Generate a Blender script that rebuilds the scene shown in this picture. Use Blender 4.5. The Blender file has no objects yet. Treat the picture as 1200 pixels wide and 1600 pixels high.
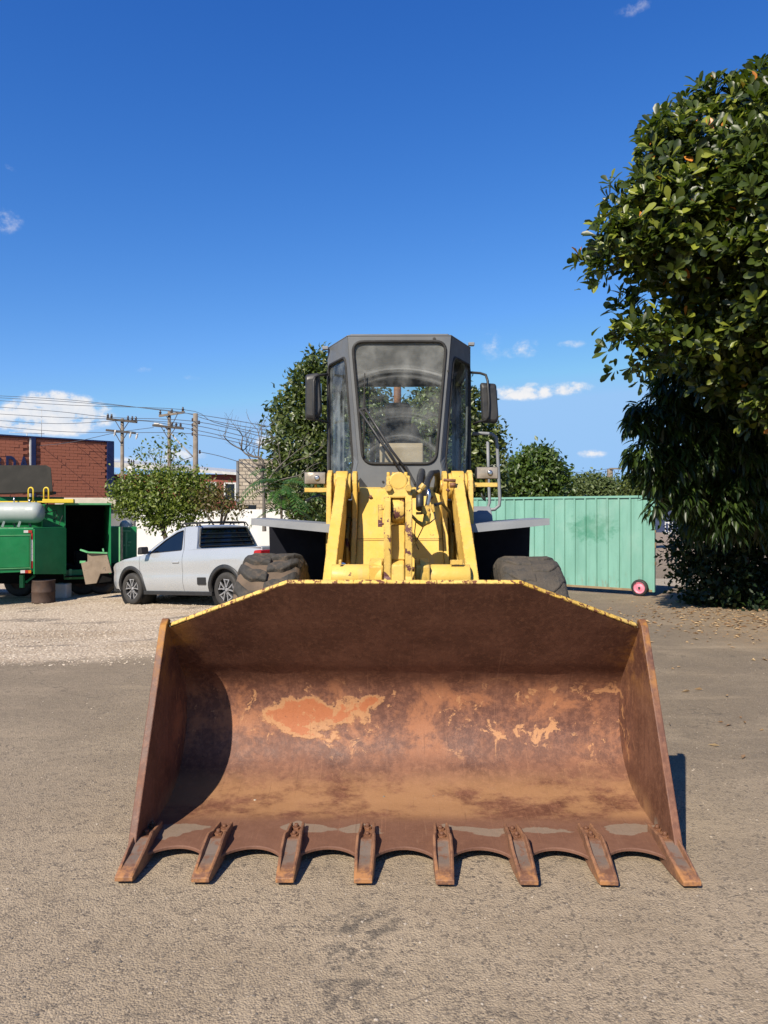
import bpy, bmesh, math, random
import numpy as np
from mathutils import Vector, Matrix, noise as mnoise
random.seed(7); rng = np.random.default_rng(11)
S = bpy.context.scene
COL = S.collection
# ---------------------------------------------------------------- camera
CAMZ = 1.65
cam = bpy.data.cameras.new('camera'); camo = bpy.data.objects.new('camera', cam); COL.objects.link(camo)
camo.location = (0, 0, CAMZ); camo.rotation_euler = (math.radians(90), 0, 0)
cam.sensor_fit = 'VERTICAL'; cam.sensor_height = 36; cam.sensor_width = 36; cam.lens = 27.0
cam.clip_start = 0.05; cam.clip_end = 3000
S.camera = camo
# ---------------------------------------------------------------- node helper
def nd(t, typ, ins=None, **props):
    n = t.nodes.new(typ)
    for k, v in props.items(): setattr(n, k, v)
    for k, v in (ins or {}).items():
        s = n.inputs[k]
        if isinstance(v, bpy.types.NodeSocket): t.links.new(v, s)
        elif isinstance(v, bpy.types.Node): t.links.new(v.outputs[0], s)
        else: s.default_value = v
    return n
def mth(t, op, a, b=0.0, c=0.0, clamp=False):
    n = nd(t, 'ShaderNodeMath', {0: a, 1: b, 2: c}, operation=op); n.use_clamp = clamp; return n.outputs[0]
ALB = 1.0                                  # albedo calibration against the exposure, set after the sky
def c4(c): return (c[0] * ALB, c[1] * ALB, c[2] * ALB, 1.0)
def mix(t, f, a, b, bt='MIX'):
    n = t.nodes.new('ShaderNodeMix'); n.data_type = 'RGBA'; n.blend_type = bt
    for i, v in ((0, f), (6, a), (7, b)):
        s = n.inputs[i]
        if isinstance(v, bpy.types.NodeSocket): t.links.new(v, s)
        elif i == 0: s.default_value = v
        else: s.default_value = c4(v)
    return n.outputs[2]
def mrange(t, v, a, b, c=0.0, d=1.0, smooth=True):
    n = nd(t, 'ShaderNodeMapRange', {0: v, 1: a, 2: b, 3: c, 4: d}); n.interpolation_type = 'SMOOTHSTEP' if smooth else 'LINEAR'; return n.outputs[0]
def noi(t, vec, scale, detail=5, rough=.55, dist=0.0):
    return nd(t, 'ShaderNodeTexNoise', {'Vector': vec, 'Scale': scale, 'Detail': detail, 'Roughness': rough, 'Distortion': dist}).outputs[0]
def mapv(t, vec, sc=(1, 1, 1), loc=(0, 0, 0)):
    return nd(t, 'ShaderNodeMapping', {'Vector': vec, 'Scale': sc, 'Location': loc}).outputs[0]
# ---------------------------------------------------------------- light
SUN_T = Vector((.50, .86, -.84)).normalized()          # direction the light travels
elev = math.asin(-SUN_T.z)
az = math.atan2(-SUN_T.x, -SUN_T.y)                     # from +Y towards +X
sl = bpy.data.lights.new('sun', 'SUN'); so = bpy.data.objects.new('sun', sl); COL.objects.link(so)
sl.energy = 5.0; sl.angle = math.radians(.53); sl.color = (1, .91, .77)
so.rotation_euler = SUN_T.to_track_quat('-Z', 'Y').to_euler(); so.location = (-20, -30, 40)
W = bpy.data.worlds.new('World'); S.world = W; W.use_nodes = True
t = W.node_tree; t.nodes.clear()
sky = nd(t, 'ShaderNodeTexSky'); sky.sky_type = 'NISHITA'; sky.sun_disc = False
sky.sun_elevation = elev; sky.sun_rotation = az; sky.air_density = 1.0; sky.dust_density = .1; sky.ozone_density = 2.2; sky.altitude = 300
geo = nd(t, 'ShaderNodeTexCoord')
skv = nd(t, 'ShaderNodeVectorMath', {0: geo.outputs['Generated'], 1: (1, 1, .84), 2: (0, 0, .13)}, operation='MULTIPLY_ADD')   # the thick haze band right at the horizon is left out
t.links.new(nd(t, 'ShaderNodeVectorMath', {0: skv.outputs[0]}, operation='NORMALIZE').outputs[0], sky.inputs['Vector'])
sep = nd(t, 'ShaderNodeSeparateXYZ', {0: geo.outputs['Generated']})
X, Y, Z = sep.outputs
azi = mth(t, 'ARCTAN2', X, Y); hyp = mth(t, 'SQRT', mth(t, 'ADD', mth(t, 'MULTIPLY', X, X), mth(t, 'MULTIPLY', Y, Y)))
ele = mth(t, 'ARCTAN2', Z, hyp)
cmb = nd(t, 'ShaderNodeCombineXYZ', {0: azi, 1: ele, 2: 0.0}).outputs[0]
def pxdir(px, py):
    x, z = (px - 600) / 1200, (800 - py) / 1200
    return math.atan2(x, 1), math.atan2(z, math.hypot(x, 1))
cn = noi(t, mapv(t, cmb, (1, 1.5, 1)), 26, 9, .62); cn2 = noi(t, mapv(t, cmb, (1, 1.2, 1), (3, 1, 0)), 75, 5, .6)
tot = None
#            px   py   rx  ry  density  softness
for (px, py, rx, ry, dn, hard) in [(92, 646, 84, 36, 1.9, .40), (45, 658, 75, 22, 1.5, .40), (270, 712, 60, 15, .8, .4), (205, 722, 50, 14, .75, .4), (-140, 655, 120, 46, 1.1, .4),
        (1, 342, 44, 26, .42, .45), (18, 263, 16, 9, .34, .5), (990, 12, 40, 16, .30, .5), (770, 538, 26, 34, .40, .5), (812, 544, 44, 22, .45, .5), (893, 538, 34, 9, .42, .5),
        (818, 612, 62, 17, .95, .38), (890, 608, 44, 14, .9, .38), (925, 709, 30, 9, .6, .38), (1048, 522, 40, 12, .5, .45), (1180, 545, 60, 22, .9, .4), (225, 578, 22, 9, .3, .5), (738, 373, 12, 8, .32, .5),
        (300, 592, 20, 8, .3, .5), (420, 690, 26, 14, .75, .4), (775, 722, 30, 14, .8, .4), (870, 745, 26, 8, .6, .4), (1400, 600, 140, 40, 1.0, .4), (-420, 560, 160, 60, 1.0, .4), (2000, 620, 200, 50, 1.0, .4)]:
    a0, e0 = pxdir(px, py); rx /= 1200; ry /= 1200
    dx = mth(t, 'DIVIDE', mth(t, 'SUBTRACT', azi, a0), rx); dy = mth(t, 'DIVIDE', mth(t, 'SUBTRACT', ele, e0), ry)
    r2 = mth(t, 'ADD', mth(t, 'MULTIPLY', dx, dx), mth(t, 'MULTIPLY', dy, dy))
    w = mth(t, 'MULTIPLY', mth(t, 'MAXIMUM', mth(t, 'SUBTRACT', 1.0, r2), 0.0), dn)
    tot = w if tot is None else mth(t, 'MAXIMUM', tot, w)
nn = mth(t, 'ADD', mth(t, 'MULTIPLY', cn, .7), mth(t, 'MULTIPLY', cn2, .3))
dens = mth(t, 'MULTIPLY', tot, mth(t, 'ADD', mth(t, 'MULTIPLY', mth(t, 'SUBTRACT', nn, .5), 6.5), 1.0))
cmask = mrange(t, dens, .20, 1.05)
scs = nd(t, 'ShaderNodeHueSaturation', {'Hue': .505, 'Saturation': 1.22, 'Value': 1.0, 'Color': sky.outputs[0]}).outputs[0]
ssp = nd(t, 'ShaderNodeSeparateColor', {0: scs}).outputs      # clear dry-season blue: deeper contrast than the standard atmosphere
def chan(c, x0, y0, p, cap): return mth(t, 'MULTIPLY', mth(t, 'POWER', mth(t, 'DIVIDE', mth(t, 'MINIMUM', c, cap / .125), x0 / .125), p), y0 / .125)
hs = nd(t, 'ShaderNodeCombineColor', {0: chan(ssp[0], .054, .028, 1.95, .19), 1: chan(ssp[1], .141, .138, 1.51, .36), 2: chan(ssp[2], .342, .505, 1.06, .60)}).outputs[0]
ccol = mix(t, mrange(t, nn, .35, .62), (5.6, 6.1, 6.9), (7.6, 7.4, 7.3))
fin = mix(t, mth(t, 'MULTIPLY', cmask, .93), hs, ccol)
bg = nd(t, 'ShaderNodeBackground', {'Color': fin, "Strength": .0745}); out = nd(t, 'ShaderNodeOutputWorld', {'Surface': bg})
S.view_settings.view_transform = 'Standard'; S.view_settings.look = 'None'; S.view_settings.exposure = .75; S.view_settings.gamma = 1
S.render.engine = 'CYCLES'
S.cycles.max_bounces = 8; S.cycles.transparent_max_bounces = 24
# ---------------------------------------------------------------- geometry helpers
def P(px, py, D): return Vector(((px - 600) * D / 1200, D, CAMZ - (py - 800) * D / 1200))
def gz(x, y):
    s = min(1, max(0, (y - 7) / 6)); s = s * s * (3 - 2 * s)
    tt = max(0, -x - 2.4); return -.4 * (1 - math.exp(-.09 * tt / .4)) * s
def frame(d):
    d = Vector(d).normalized(); u = Vector((0, 0, 1)) if abs(d.z) < .95 else Vector((1, 0, 0))
    a = d.cross(u).normalized(); return a, a.cross(d).normalized()
class MB:
    def __init__(s): s.v = []; s.f = []; s.sm = []; s.mi = []
    def add(s, vs, fs, smooth=False, mi=0):
        o = len(s.v); s.v += [tuple(v) for v in vs]
        for f in fs: s.f.append(tuple(i + o for i in f)); s.sm.append(smooth); s.mi.append(mi)
        return s
    def box(s, x0, x1, y0, y1, z0, z1, mi=0):
        return s.add([(x0, y0, z0), (x1, y0, z0), (x1, y1, z0), (x0, y1, z0), (x0, y0, z1), (x1, y0, z1), (x1, y1, z1), (x0, y1, z1)],
                     [(0, 3, 2, 1), (4, 5, 6, 7), (0, 1, 5, 4), (1, 2, 6, 5), (2, 3, 7, 6), (3, 0, 4, 7)], mi=mi)
    def prism(s, poly, fn, a, b, mi=0):          # poly [(p,q)], fn(p,q,t)->xyz
        n = len(poly); vs = [fn(p, q, a) for p, q in poly] + [fn(p, q, b) for p, q in poly]
        fs = [tuple(range(n))[::-1], tuple(range(n, 2 * n))] + [(i, (i + 1) % n, n + (i + 1) % n, n + i) for i in range(n)]
        return s.add(vs, fs, mi=mi)
    def px(s, poly, x0, x1, mi=0): return s.prism(poly, lambda p, q, t: (t, p - 5.2, q), x0, x1, mi)   # loader local: p is the distance from the camera station
    def bar(s, p0, p1, w, h, up=(0, 0, 1), mi=0):
        p0, p1 = Vector(p0), Vector(p1); d = (p1 - p0).normalized(); a = d.cross(Vector(up))
        if a.length < 1e-4: a = d.cross(Vector((1, 0, 0)))
        a.normalize(); b = a.cross(d).normalized(); vs = []
        for p in (p0, p1):
            for i, j in ((-1, -1), (1, -1), (1, 1), (-1, 1)): vs.append(p + a * (w / 2 * i) + b * (h / 2 * j))
        return s.add(vs, [(0, 1, 2, 3), (7, 6, 5, 4), (0, 4, 5, 1), (1, 5, 6, 2), (2, 6, 7, 3), (3, 7, 4, 0)], mi=mi)
    def cyl(s, p0, p1, r0, r1=None, n=16, mi=0, caps=True, smooth=True):
        r1 = r0 if r1 is None else r1; p0, p1 = Vector(p0), Vector(p1); a, b = frame(p1 - p0); vs = []
        for p, r in ((p0, r0), (p1, r1)):
            for i in range(n):
                an = 2 * math.pi * i / n; vs.append(p + (a * math.cos(an) + b * math.sin(an)) * r)
        s.add(vs, [(i, (i + 1) % n, n + (i + 1) % n, n + i) for i in range(n)], smooth, mi)
        if caps: s.add(vs, [tuple(range(n))[::-1], tuple(range(n, 2 * n))], False, mi)
        return s
    def tube(s, pts, r, n=8, mi=0, closed=False):
        pts = [Vector(p) for p in pts]; m = len(pts); vs = []; prev = None
        rr = r if isinstance(r, (list, tuple)) else [r] * m
        for k, p in enumerate(pts):
            if closed: d = pts[(k + 1) % m] - pts[k - 1]
            else: d = pts[min(k + 1, m - 1)] - pts[max(k - 1, 0)]
            d.normalize()
            if prev is None: a, _ = frame(d)
            else:
                a = prev - d * prev.dot(d)
                if a.length < 1e-5: a, _ = frame(d)
                a.normalize()
            prev = a; b = d.cross(a)
            for i in range(n):
                an = 2 * math.pi * i / n; vs.append(p + (a * math.cos(an) + b * math.sin(an)) * rr[k])
        fs = []
        for k in range(m if closed else m - 1):
            k2 = (k + 1) % m
            for i in range(n): fs.append((k * n + i, k * n + (i + 1) % n, k2 * n + (i + 1) % n, k2 * n + i))
        s.add(vs, fs, True, mi)
        if not closed: s.add(vs, [tuple(range(n))[::-1], tuple(range((m - 1) * n, m * n))], False, mi)
        return s
    def lathe(s, prof, c, axis, n=24, mi=0, smooth=True):   # prof [(r, t along axis)]
        c = Vector(c); ax = Vector(axis).normalized(); a, b = frame(ax); vs = []
        for r, tt in prof:
            for i in range(n):
                an = 2 * math.pi * i / n; vs.append(c + ax * tt + (a * math.cos(an) + b * math.sin(an)) * r)
        fs = []
        for k in range(len(prof) - 1):
            for i in range(n): fs.append((k * n + i, k * n + (i + 1) % n, (k + 1) * n + (i + 1) % n, (k + 1) * n + i))
        return s.add(vs, fs, smooth, mi)
    def grid(s, rows, smooth=True, mi=0):        # rows: list of equal length lists of points
        m = len(rows[0]); vs = [p for r in rows for p in r]; fs = []
        for k in range(len(rows) - 1):
            for i in range(m - 1): fs.append((k * m + i, k * m + i + 1, (k + 1) * m + i + 1, (k + 1) * m + i))
        return s.add(vs, fs, smooth, mi)
    def build(s, name, mat, parent=None, bevel=0, segs=2, off=None, fix=True, loc=None, ws=False):
        me = bpy.data.meshes.new(name); off = Vector(off) if off is not None else Vector((0, 0, 0))
        me.from_pydata([tuple(Vector(v) - off) for v in s.v], [], s.f); me.update()
        me.polygons.foreach_set('use_smooth', s.sm); me.polygons.foreach_set('material_index', s.mi)
        for m in (mat if isinstance(mat, (list, tuple)) else [mat]): me.materials.append(m)
        if fix:
            bm = bmesh.new(); bm.from_mesh(me); bmesh.ops.remove_doubles(bm, verts=bm.verts, dist=1e-5)
            bmesh.ops.recalc_face_normals(bm, faces=bm.faces); bm.to_mesh(me); bm.free()
        o = bpy.data.objects.new(name, me); COL.objects.link(o)
        if parent is not None: o.parent = parent
        if loc is not None: o.location = loc
        if bevel:
            b = o.modifiers.new('bevel', 'BEVEL'); b.width = bevel; b.segments = segs; b.limit_method = 'ANGLE'; b.angle_limit = math.radians(40)
            b.harden_normals = False
        return o
def tag(o, label=None, cat=None, group=None, kind=None):
    for k, v in (('label', label), ('category', cat), ('group', group), ('kind', kind)):
        if v: o[k] = v
    return o
def empty(name, loc=(0, 0, 0), rz=0.0):
    o = bpy.data.objects.new(name, None); COL.objects.link(o); o.location = loc; o.rotation_euler = (0, 0, rz); o.empty_display_size = .2; return o
def raycast(poly, c, ang):
    dx, dy = math.cos(ang), math.sin(ang); best = None; n = len(poly)
    for i in range(n):
        x0, y0 = poly[i][0] - c[0], poly[i][1] - c[1]; x1, y1 = poly[(i + 1) % n][0] - c[0], poly[(i + 1) % n][1] - c[1]
        ex, ey = x1 - x0, y1 - y0; den = dx * ey - dy * ex
        if abs(den) < 1e-12: continue
        tt = (x0 * ey - y0 * ex) / den; u = (x0 * dy - y0 * dx) / den
        if tt > 0 and -1e-6 <= u <= 1 + 1e-6 and (best is None or tt > best): best = tt
    return (c[0] + dx * best, c[1] + dy * best)
def rounded(poly, r, n=5):
    out = []; m = len(poly)
    for i in range(m):
        p0, p1, p2 = Vector(poly[i - 1]), Vector(poly[i]), Vector(poly[(i + 1) % m])
        a = (p0 - p1); b = (p2 - p1); rr = min(r, a.length * .48, b.length * .48); a.normalize(); b.normalize()
        q0, q2 = p1 + a * rr, p1 + b * rr
        for k in range(n + 1):
            u = k / n; out.append(tuple(q0 * (1 - u) ** 2 + p1 * 2 * u * (1 - u) + q2 * u ** 2))
    return out
def plate_hole(mb, outer, hole, fn, th, mi=0):
    c = (sum(p[0] for p in hole) / len(hole), sum(p[1] for p in hole) / len(hole))
    angs = sorted(set(round(math.atan2(p[1] - c[1], p[0] - c[0]), 5) for p in list(outer) + list(hole)))
    o = [raycast(outer, c, a) for a in angs]; h = [raycast(hole, c, a) for a in angs]; n = len(angs)
    vs = [fn(p, q, 0) for p, q in o] + [fn(p, q, 0) for p, q in h] + [fn(p, q, th) for p, q in o] + [fn(p, q, th) for p, q in h]
    fs = []
    for i in range(n):
        j = (i + 1) % n
        fs += [(i, j, n + j, n + i), (2 * n + j, 2 * n + i, 3 * n + i, 3 * n + j), (n + i, n + j, 3 * n + j, 3 * n + i), (j, i, 2 * n + i, 2 * n + j)]
    mb.add(vs, fs, False, mi)
def catmull(pts, n=6):
    out = []; m = len(pts)
    for i in range(m - 1):
        p0, p1, p2, p3 = [Vector(pts[min(max(k, 0), m - 1)]) for k in (i - 1, i, i + 1, i + 2)]
        for k in range(n):
            u = k / n; out.append(.5 * ((2 * p1) + (p2 - p0) * u + (2 * p0 - 5 * p1 + 4 * p2 - p3) * u * u + (3 * p1 - p0 - 3 * p2 + p3) * u ** 3))
    out.append(Vector(pts[-1])); return out
# ---------------------------------------------------------------- materials
ALB = .77
MATS = {}
def newmat(name):
    m = bpy.data.materials.new(name); m.use_nodes = True; tt = m.node_tree; tt.nodes.clear()
    b = nd(tt, 'ShaderNodeBsdfPrincipled'); nd(tt, 'ShaderNodeOutputMaterial', {'Surface': b.outputs[0]}); MATS[name] = m
    return m, tt, b
def obco(tt): return nd(tt, 'ShaderNodeTexCoord').outputs['Object']
def pm(name, c0, c1, scale=4, rough=.6, metal=0.0, bump=0.0, bscale=60, spec=.4, stretch=(1, 1, 1), c2=None, th2=.62, s2=9, rvar=.12, coat=0, sharp2=.03):
    m, tt, b = newmat(name); co = mapv(tt, obco(tt), stretch)
    f = mrange(tt, noi(tt, co, scale, 6, .6), .32, .68); col = mix(tt, f, c0, c1)
    if c2 is not None: col = mix(tt, mrange(tt, noi(tt, co, s2, 8, .65), th2, th2 + sharp2), col, c2)
    tt.links.new(col, b.inputs['Base Color'])
    r = mrange(tt, noi(tt, co, scale * 2.3, 5, .6), .3, .7, rough - rvar, rough + rvar); tt.links.new(r, b.inputs['Roughness'])
    b.inputs['Metallic'].default_value = metal; b.inputs['Specular IOR Level'].default_value = spec; b.inputs['Coat Weight'].default_value = coat
    if bump: tt.links.new(nd(tt, 'ShaderNodeBump', {'Strength': bump, 'Distance': .02, 'Height': noi(tt, co, bscale, 6, .65)}).outputs[0], b.inputs['Normal'])
    return m
def leafmat(name, c0, c1, c2, odd=None, oddp=.02, rough=.38, trans=.25, spec=.5):
    m, tt, b = newmat(name); g = nd(tt, 'ShaderNodeNewGeometry').outputs['Random Per Island']
    col = mix(tt, mrange(tt, g, 0, .6, smooth=False), c0, c1); col = mix(tt, mrange(tt, g, .6, 1.0 - oddp, smooth=False), col, c2)
    if odd: col = mix(tt, mth(tt, 'GREATER_THAN', g, 1 - oddp), col, odd)
    tt.links.new(col, b.inputs['Base Color']); b.inputs['Roughness'].default_value = rough; b.inputs['Specular IOR Level'].default_value = spec
    tr = nd(tt, 'ShaderNodeBsdfTranslucent', {'Color': mix(tt, .6, col, (.25, .4, .03), 'MIX')}); ms = nd(tt, 'ShaderNodeMixShader', {0: trans, 1: b.outputs[0], 2: tr.outputs[0]})
    for n in tt.nodes:
        if n.type == 'OUTPUT_MATERIAL': tt.links.new(ms.outputs[0], n.inputs[0])
    return m
def glassmat(name, tint=(.75, .82, .82), dust=.05, dustcol=(.45, .45, .42), refl=1.0, arcs=False):
    m = bpy.data.materials.new(name); m.use_nodes = True; tt = m.node_tree; tt.nodes.clear(); MATS[name] = m
    fr = nd(tt, 'ShaderNodeLayerWeight', {'Blend': .22}).outputs['Fresnel']
    tr = nd(tt, 'ShaderNodeBsdfTransparent', {'Color': (tint[0], tint[1], tint[2], 1)}); gl = nd(tt, 'ShaderNodeBsdfGlossy', {'Roughness': .03, 'Color': (.95, .97, 1, 1)})
    a = nd(tt, 'ShaderNodeMixShader', {0: mth(tt, 'MULTIPLY', fr, refl), 1: tr, 2: gl})
    co = obco(tt); d = mth(tt, 'MULTIPLY', mrange(tt, noi(tt, co, 5, 6, .65), .35, .75), dust * 1.6)
    if arcs:
        sp = nd(tt, 'ShaderNodeSeparateXYZ', {0: co}).outputs
        dx = mth(tt, 'SUBTRACT', sp[0], .02); dz = mth(tt, 'SUBTRACT', sp[2], 1.88); r = mth(tt, 'SQRT', mth(tt, 'ADD', mth(tt, 'MULTIPLY', dx, dx), mth(tt, 'MULTIPLY', dz, dz)))
        streak = noi(tt, nd(tt, 'ShaderNodeCombineXYZ', {0: mth(tt, 'MULTIPLY', r, 40), 1: mth(tt, 'MULTIPLY', dx, 1.2), 2: 0.0}).outputs[0], 1.0, 4, .6)
        band = None
        for r0, w, k in ((1.0, .05, .34), (.94, .03, .20), (.80, .05, .06), (.62, .10, .16), (.42, .04, .26), (.35, .05, .10)):
            e = mth(tt, 'MULTIPLY', mrange(tt, mth(tt, 'ABSOLUTE', mth(tt, 'SUBTRACT', r, r0)), 0, w, 1, 0), k); band = e if band is None else mth(tt, 'ADD', band, e)
        band = mth(tt, 'MULTIPLY', band, mrange(tt, streak, .25, .7))
        un = mth(tt, 'MULTIPLY', mrange(tt, r, .98, 1.03), .16)
        d = mth(tt, 'ADD', mth(tt, 'ADD', d, band), un, clamp=True)
    df = nd(tt, 'ShaderNodeBsdfDiffuse', {'Color': c4(dustcol)}); b = nd(tt, 'ShaderNodeMixShader', {0: d, 1: a, 2: df})
    nd(tt, 'ShaderNodeOutputMaterial', {'Surface': b.outputs[0]}); return m
def yellowpaint(name, th, s2=11, under=(.10, .045, .03)):
    m, tt, b = newmat(name); co = obco(tt)
    col = mix(tt, mrange(tt, noi(tt, co, 2.6, 6, .6), .3, .7), (.64, .40, .065), (.70, .48, .125))
    col = mix(tt, mth(tt, 'MULTIPLY', mrange(tt, noi(tt, mapv(tt, co, (3, 3, .5)), 6, 6, .6), .50, .78), .5), col, (.50, .38, .20))
    col = mix(tt, mth(tt, 'MULTIPLY', mrange(tt, noi(tt, co, 60, 4, .6), .64, .72), .65), col, (.30, .17, .07))
    bv = nd(tt, 'ShaderNodeBevel', {'Radius': .014}, samples=4); ed_ = nd(tt, 'ShaderNodeVectorMath', {0: bv.outputs[0], 1: nd(tt, 'ShaderNodeNewGeometry').outputs['Normal']}, operation='DOT_PRODUCT').outputs['Value']
    em = mth(tt, 'MULTIPLY', mrange(tt, ed_, .992, .93), mrange(tt, noi(tt, co, 28, 6, .65), .47, .56)); col = mix(tt, mth(tt, 'MULTIPLY', em, .85), col, (.16, .075, .035))
    ch = noi(tt, co, s2, 8, .62, .25); col = mix(tt, mrange(tt, ch, th, th + .02), col, under)
    tt.links.new(col, b.inputs['Base Color']); tt.links.new(mrange(tt, noi(tt, co, 9, 5, .6), .3, .7, .42, .72), b.inputs['Roughness'])
    b.inputs['Specular IOR Level'].default_value = .35
    tt.links.new(nd(tt, 'ShaderNodeBump', {'Strength': .25, 'Distance': .01, 'Height': mth(tt, 'SUBTRACT', noi(tt, co, 30, 5, .6), mrange(tt, ch, th, th + .02))}).outputs[0], b.inputs['Normal'])
    return m
yellowpaint('yellow', .665); yellowpaint('yellow_worn', .555, 11, (.13, .05, .045)); yellowpaint('yellow_edge', .55, 34, (.15, .055, .022))
def bucketmat():
    m, tt, b = newmat('bucket_rust'); co = obco(tt); sp = nd(tt, 'ShaderNodeSeparateXYZ', {0: co}).outputs; x, y, z = sp
    fine = noi(tt, co, 30, 10, .78); mid = noi(tt, co, 4, 10, .68); st = noi(tt, mapv(tt, co, (14, 14, .9)), 2.2, 6, .6)
    col = mix(tt, mrange(tt, mid, .3, .7), (0.086, 0.03698, 0.02494), (0.1763, 0.08084, 0.04988))
    col = mix(tt, mth(tt, 'MULTIPLY', mrange(tt, st, .45, .72), .5), col, (0.0731, 0.03096, 0.02064))
    col = mix(tt, mth(tt, 'MULTIPLY', mrange(tt, fine, .48, .62), .55), col, (0.2322, 0.1135, 0.0688))
    zb = mth(tt, 'MULTIPLY', mrange(tt, z, .16, .34), mrange(tt, z, .74, .56)); yb = mrange(tt, y, -1.05, -.85)
    zone = mth(tt, 'MULTIPLY', zb, yb)
    col = mix(tt, mth(tt, 'MULTIPLY', zone, .6), col, mix(tt, mrange(tt, fine, .42, .6), (0.1075, 0.04988, 0.03784), (0.2021, 0.09288, 0.06192)))
    ochre = mrange(tt, noi(tt, co, 3.4, 10, .72, .35), .47, .60); col = mix(tt, mth(tt, 'MULTIPLY', mth(tt, 'MULTIPLY', ochre, zone), .85), col, (0.3182, 0.1419, 0.0731))
    n1 = mth(tt, 'ADD', noi(tt, mapv(tt, co, (1, 1, 1.25), (0.5332, 0.172, 0.344)), 2.1, 9, .60, .3), mth(tt, 'MULTIPLY', mth(tt, 'SUBTRACT', fine, .5), .16))
    n1 = mth(tt, 'ADD', n1, mth(tt, 'MULTIPLY', mth(tt, 'SUBTRACT', zone, 1.0), .3))
    # large flaked patch left of the middle
    ex = mth(tt, 'DIVIDE', mth(tt, 'ADD', x, .38), .34); ez = mth(tt, 'DIVIDE', mth(tt, 'SUBTRACT', z, .46), .13)
    ell = mth(tt, 'MAXIMUM', mth(tt, 'SUBTRACT', 1.0, mth(tt, 'ADD', mth(tt, 'MULTIPLY', ex, ex), mth(tt, 'MULTIPLY', ez, ez))), -1.0)
    n2 = mth(tt, 'ADD', n1, mth(tt, 'MULTIPLY', ell, .13))
    for ex0, ez0, rx_, rz_, kk in ((.30, .41, .42, .09, .075), (.82, .44, .28, .14, .07), (-.05, .30, .2, .06, .07), (.62, .33, .2, .05, .06), (-.75, .33, .2, .06, .04)):
        e1 = mth(tt, 'DIVIDE', mth(tt, 'SUBTRACT', x, ex0), rx_); e2 = mth(tt, 'DIVIDE', mth(tt, 'SUBTRACT', z, ez0), rz_)
        n2 = mth(tt, 'ADD', n2, mth(tt, 'MULTIPLY', mth(tt, 'MAXIMUM', mth(tt, 'SUBTRACT', 1.0, mth(tt, 'ADD', mth(tt, 'MULTIPLY', e1, e1), mth(tt, 'MULTIPLY', e2, e2))), 0.0), kk))
    tan = mrange(tt, mth(tt, 'ADD', n2, mth(tt, 'MULTIPLY', mth(tt, 'SUBTRACT', noi(tt, co, 17, 6, .7), .5), .12)), .535, .56); org = mrange(tt, n2, .59, .605)
    col = mix(tt, mth(tt, 'MULTIPLY', tan, .8), col, (0.43, 0.2322, 0.1118)); col = mix(tt, org, col, mix(tt, fine, (0.3096, 0.1032, 0.043), (0.3956, 0.1548, 0.0688)))
    flk = mth(tt, 'MULTIPLY', mrange(tt, mth(tt, 'ADD', noi(tt, mapv(tt, co, (1, 1, 1), (4, 2, 7)), 8.5, 10, .72, .6), mth(tt, 'MULTIPLY', mrange(tt, x, -.3, .9), .035)), .60, .625), zone); col = mix(tt, flk, col, (0.4042, 0.215, 0.1075))
    pit = mth(tt, 'MULTIPLY', mrange(tt, noi(tt, co, 48, 8, .75), .60, .68), .7); col = mix(tt, pit, col, (0.0473, 0.02408, 0.01892))
    # sand on the floor, scoured steel towards the lip
    sand = mth(tt, 'MULTIPLY', mrange(tt, z, .21, .09), mrange(tt, noi(tt, mapv(tt, co, (1, 1.6, 1)), 2.0, 10, .72), .40, .55)); sand = mth(tt, 'MULTIPLY', sand, mrange(tt, y, -1.34, -1.16)); col = mix(tt, mth(tt, 'MULTIPLY', sand, .8), col, (0.3096, 0.1763, 0.0903))
    lipz = mth(tt, 'MULTIPLY', mrange(tt, y, -1.18, -1.30), mrange(tt, z, .13, .08)); col = mix(tt, mth(tt, 'MULTIPLY', lipz, .7), col, mix(tt, mid, (0.129, 0.06708, 0.04644), (0.1892, 0.1032, 0.07052)))
    gsn = mth(tt, 'ADD', noi(tt, mapv(tt, co, (1, 1.5, 0), (1, 0, 0)), 2.6, 7, .5, .25), mth(tt, 'MULTIPLY', mrange(tt, mth(tt, 'ABSOLUTE', mth(tt, 'ADD', y, 1.36)), 0, .16, 0, 1), -.22))
    gs = mth(tt, 'MULTIPLY', mrange(tt, gsn, .50, .52), mrange(tt, z, .13, .08)); col = mix(tt, mth(tt, 'MULTIPLY', gs, .85), col, mix(tt, fine, (0.172, 0.1419, 0.1118), (0.258, 0.2107, 0.1677)))
    sc = mth(tt, 'MULTIPLY', mrange(tt, noi(tt, mapv(tt, co, (30, 1.2, 30)), 2, 5, .6), .60, .75), mrange(tt, z, .2, .05)); col = mix(tt, mth(tt, 'MULTIPLY', sc, .35), col, (0.2838, 0.1806, 0.1204))
    col = mix(tt, mth(tt, 'MULTIPLY', mth(tt, 'MULTIPLY', mrange(tt, mth(tt, 'ABSOLUTE', x), 1.06, 1.30), mrange(tt, z, .60, .95)), mrange(tt, mid, .42, .62)), col, (0.3612, 0.172, 0.0301))
    scr = mrange(tt, noi(tt, mapv(tt, co, (70, 1.3, 1.3)), 1.5, 5, .6), .60, .72); col = mix(tt, mth(tt, 'MULTIPLY', scr, .30), col, (0.3096, 0.1634, 0.0989)); scr2 = mrange(tt, noi(tt, mapv(tt, co, (70, 1.3, 1.3), (9, 0, 0)), 1.5, 5, .6), .62, .72); col = mix(tt, mth(tt, 'MULTIPLY', scr2, .35), col, (0.0602, 0.0301, 0.0215))
    col = mix(tt, 1.0, col, (1.46, 1.36, 1.27), 'MULTIPLY')
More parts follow.
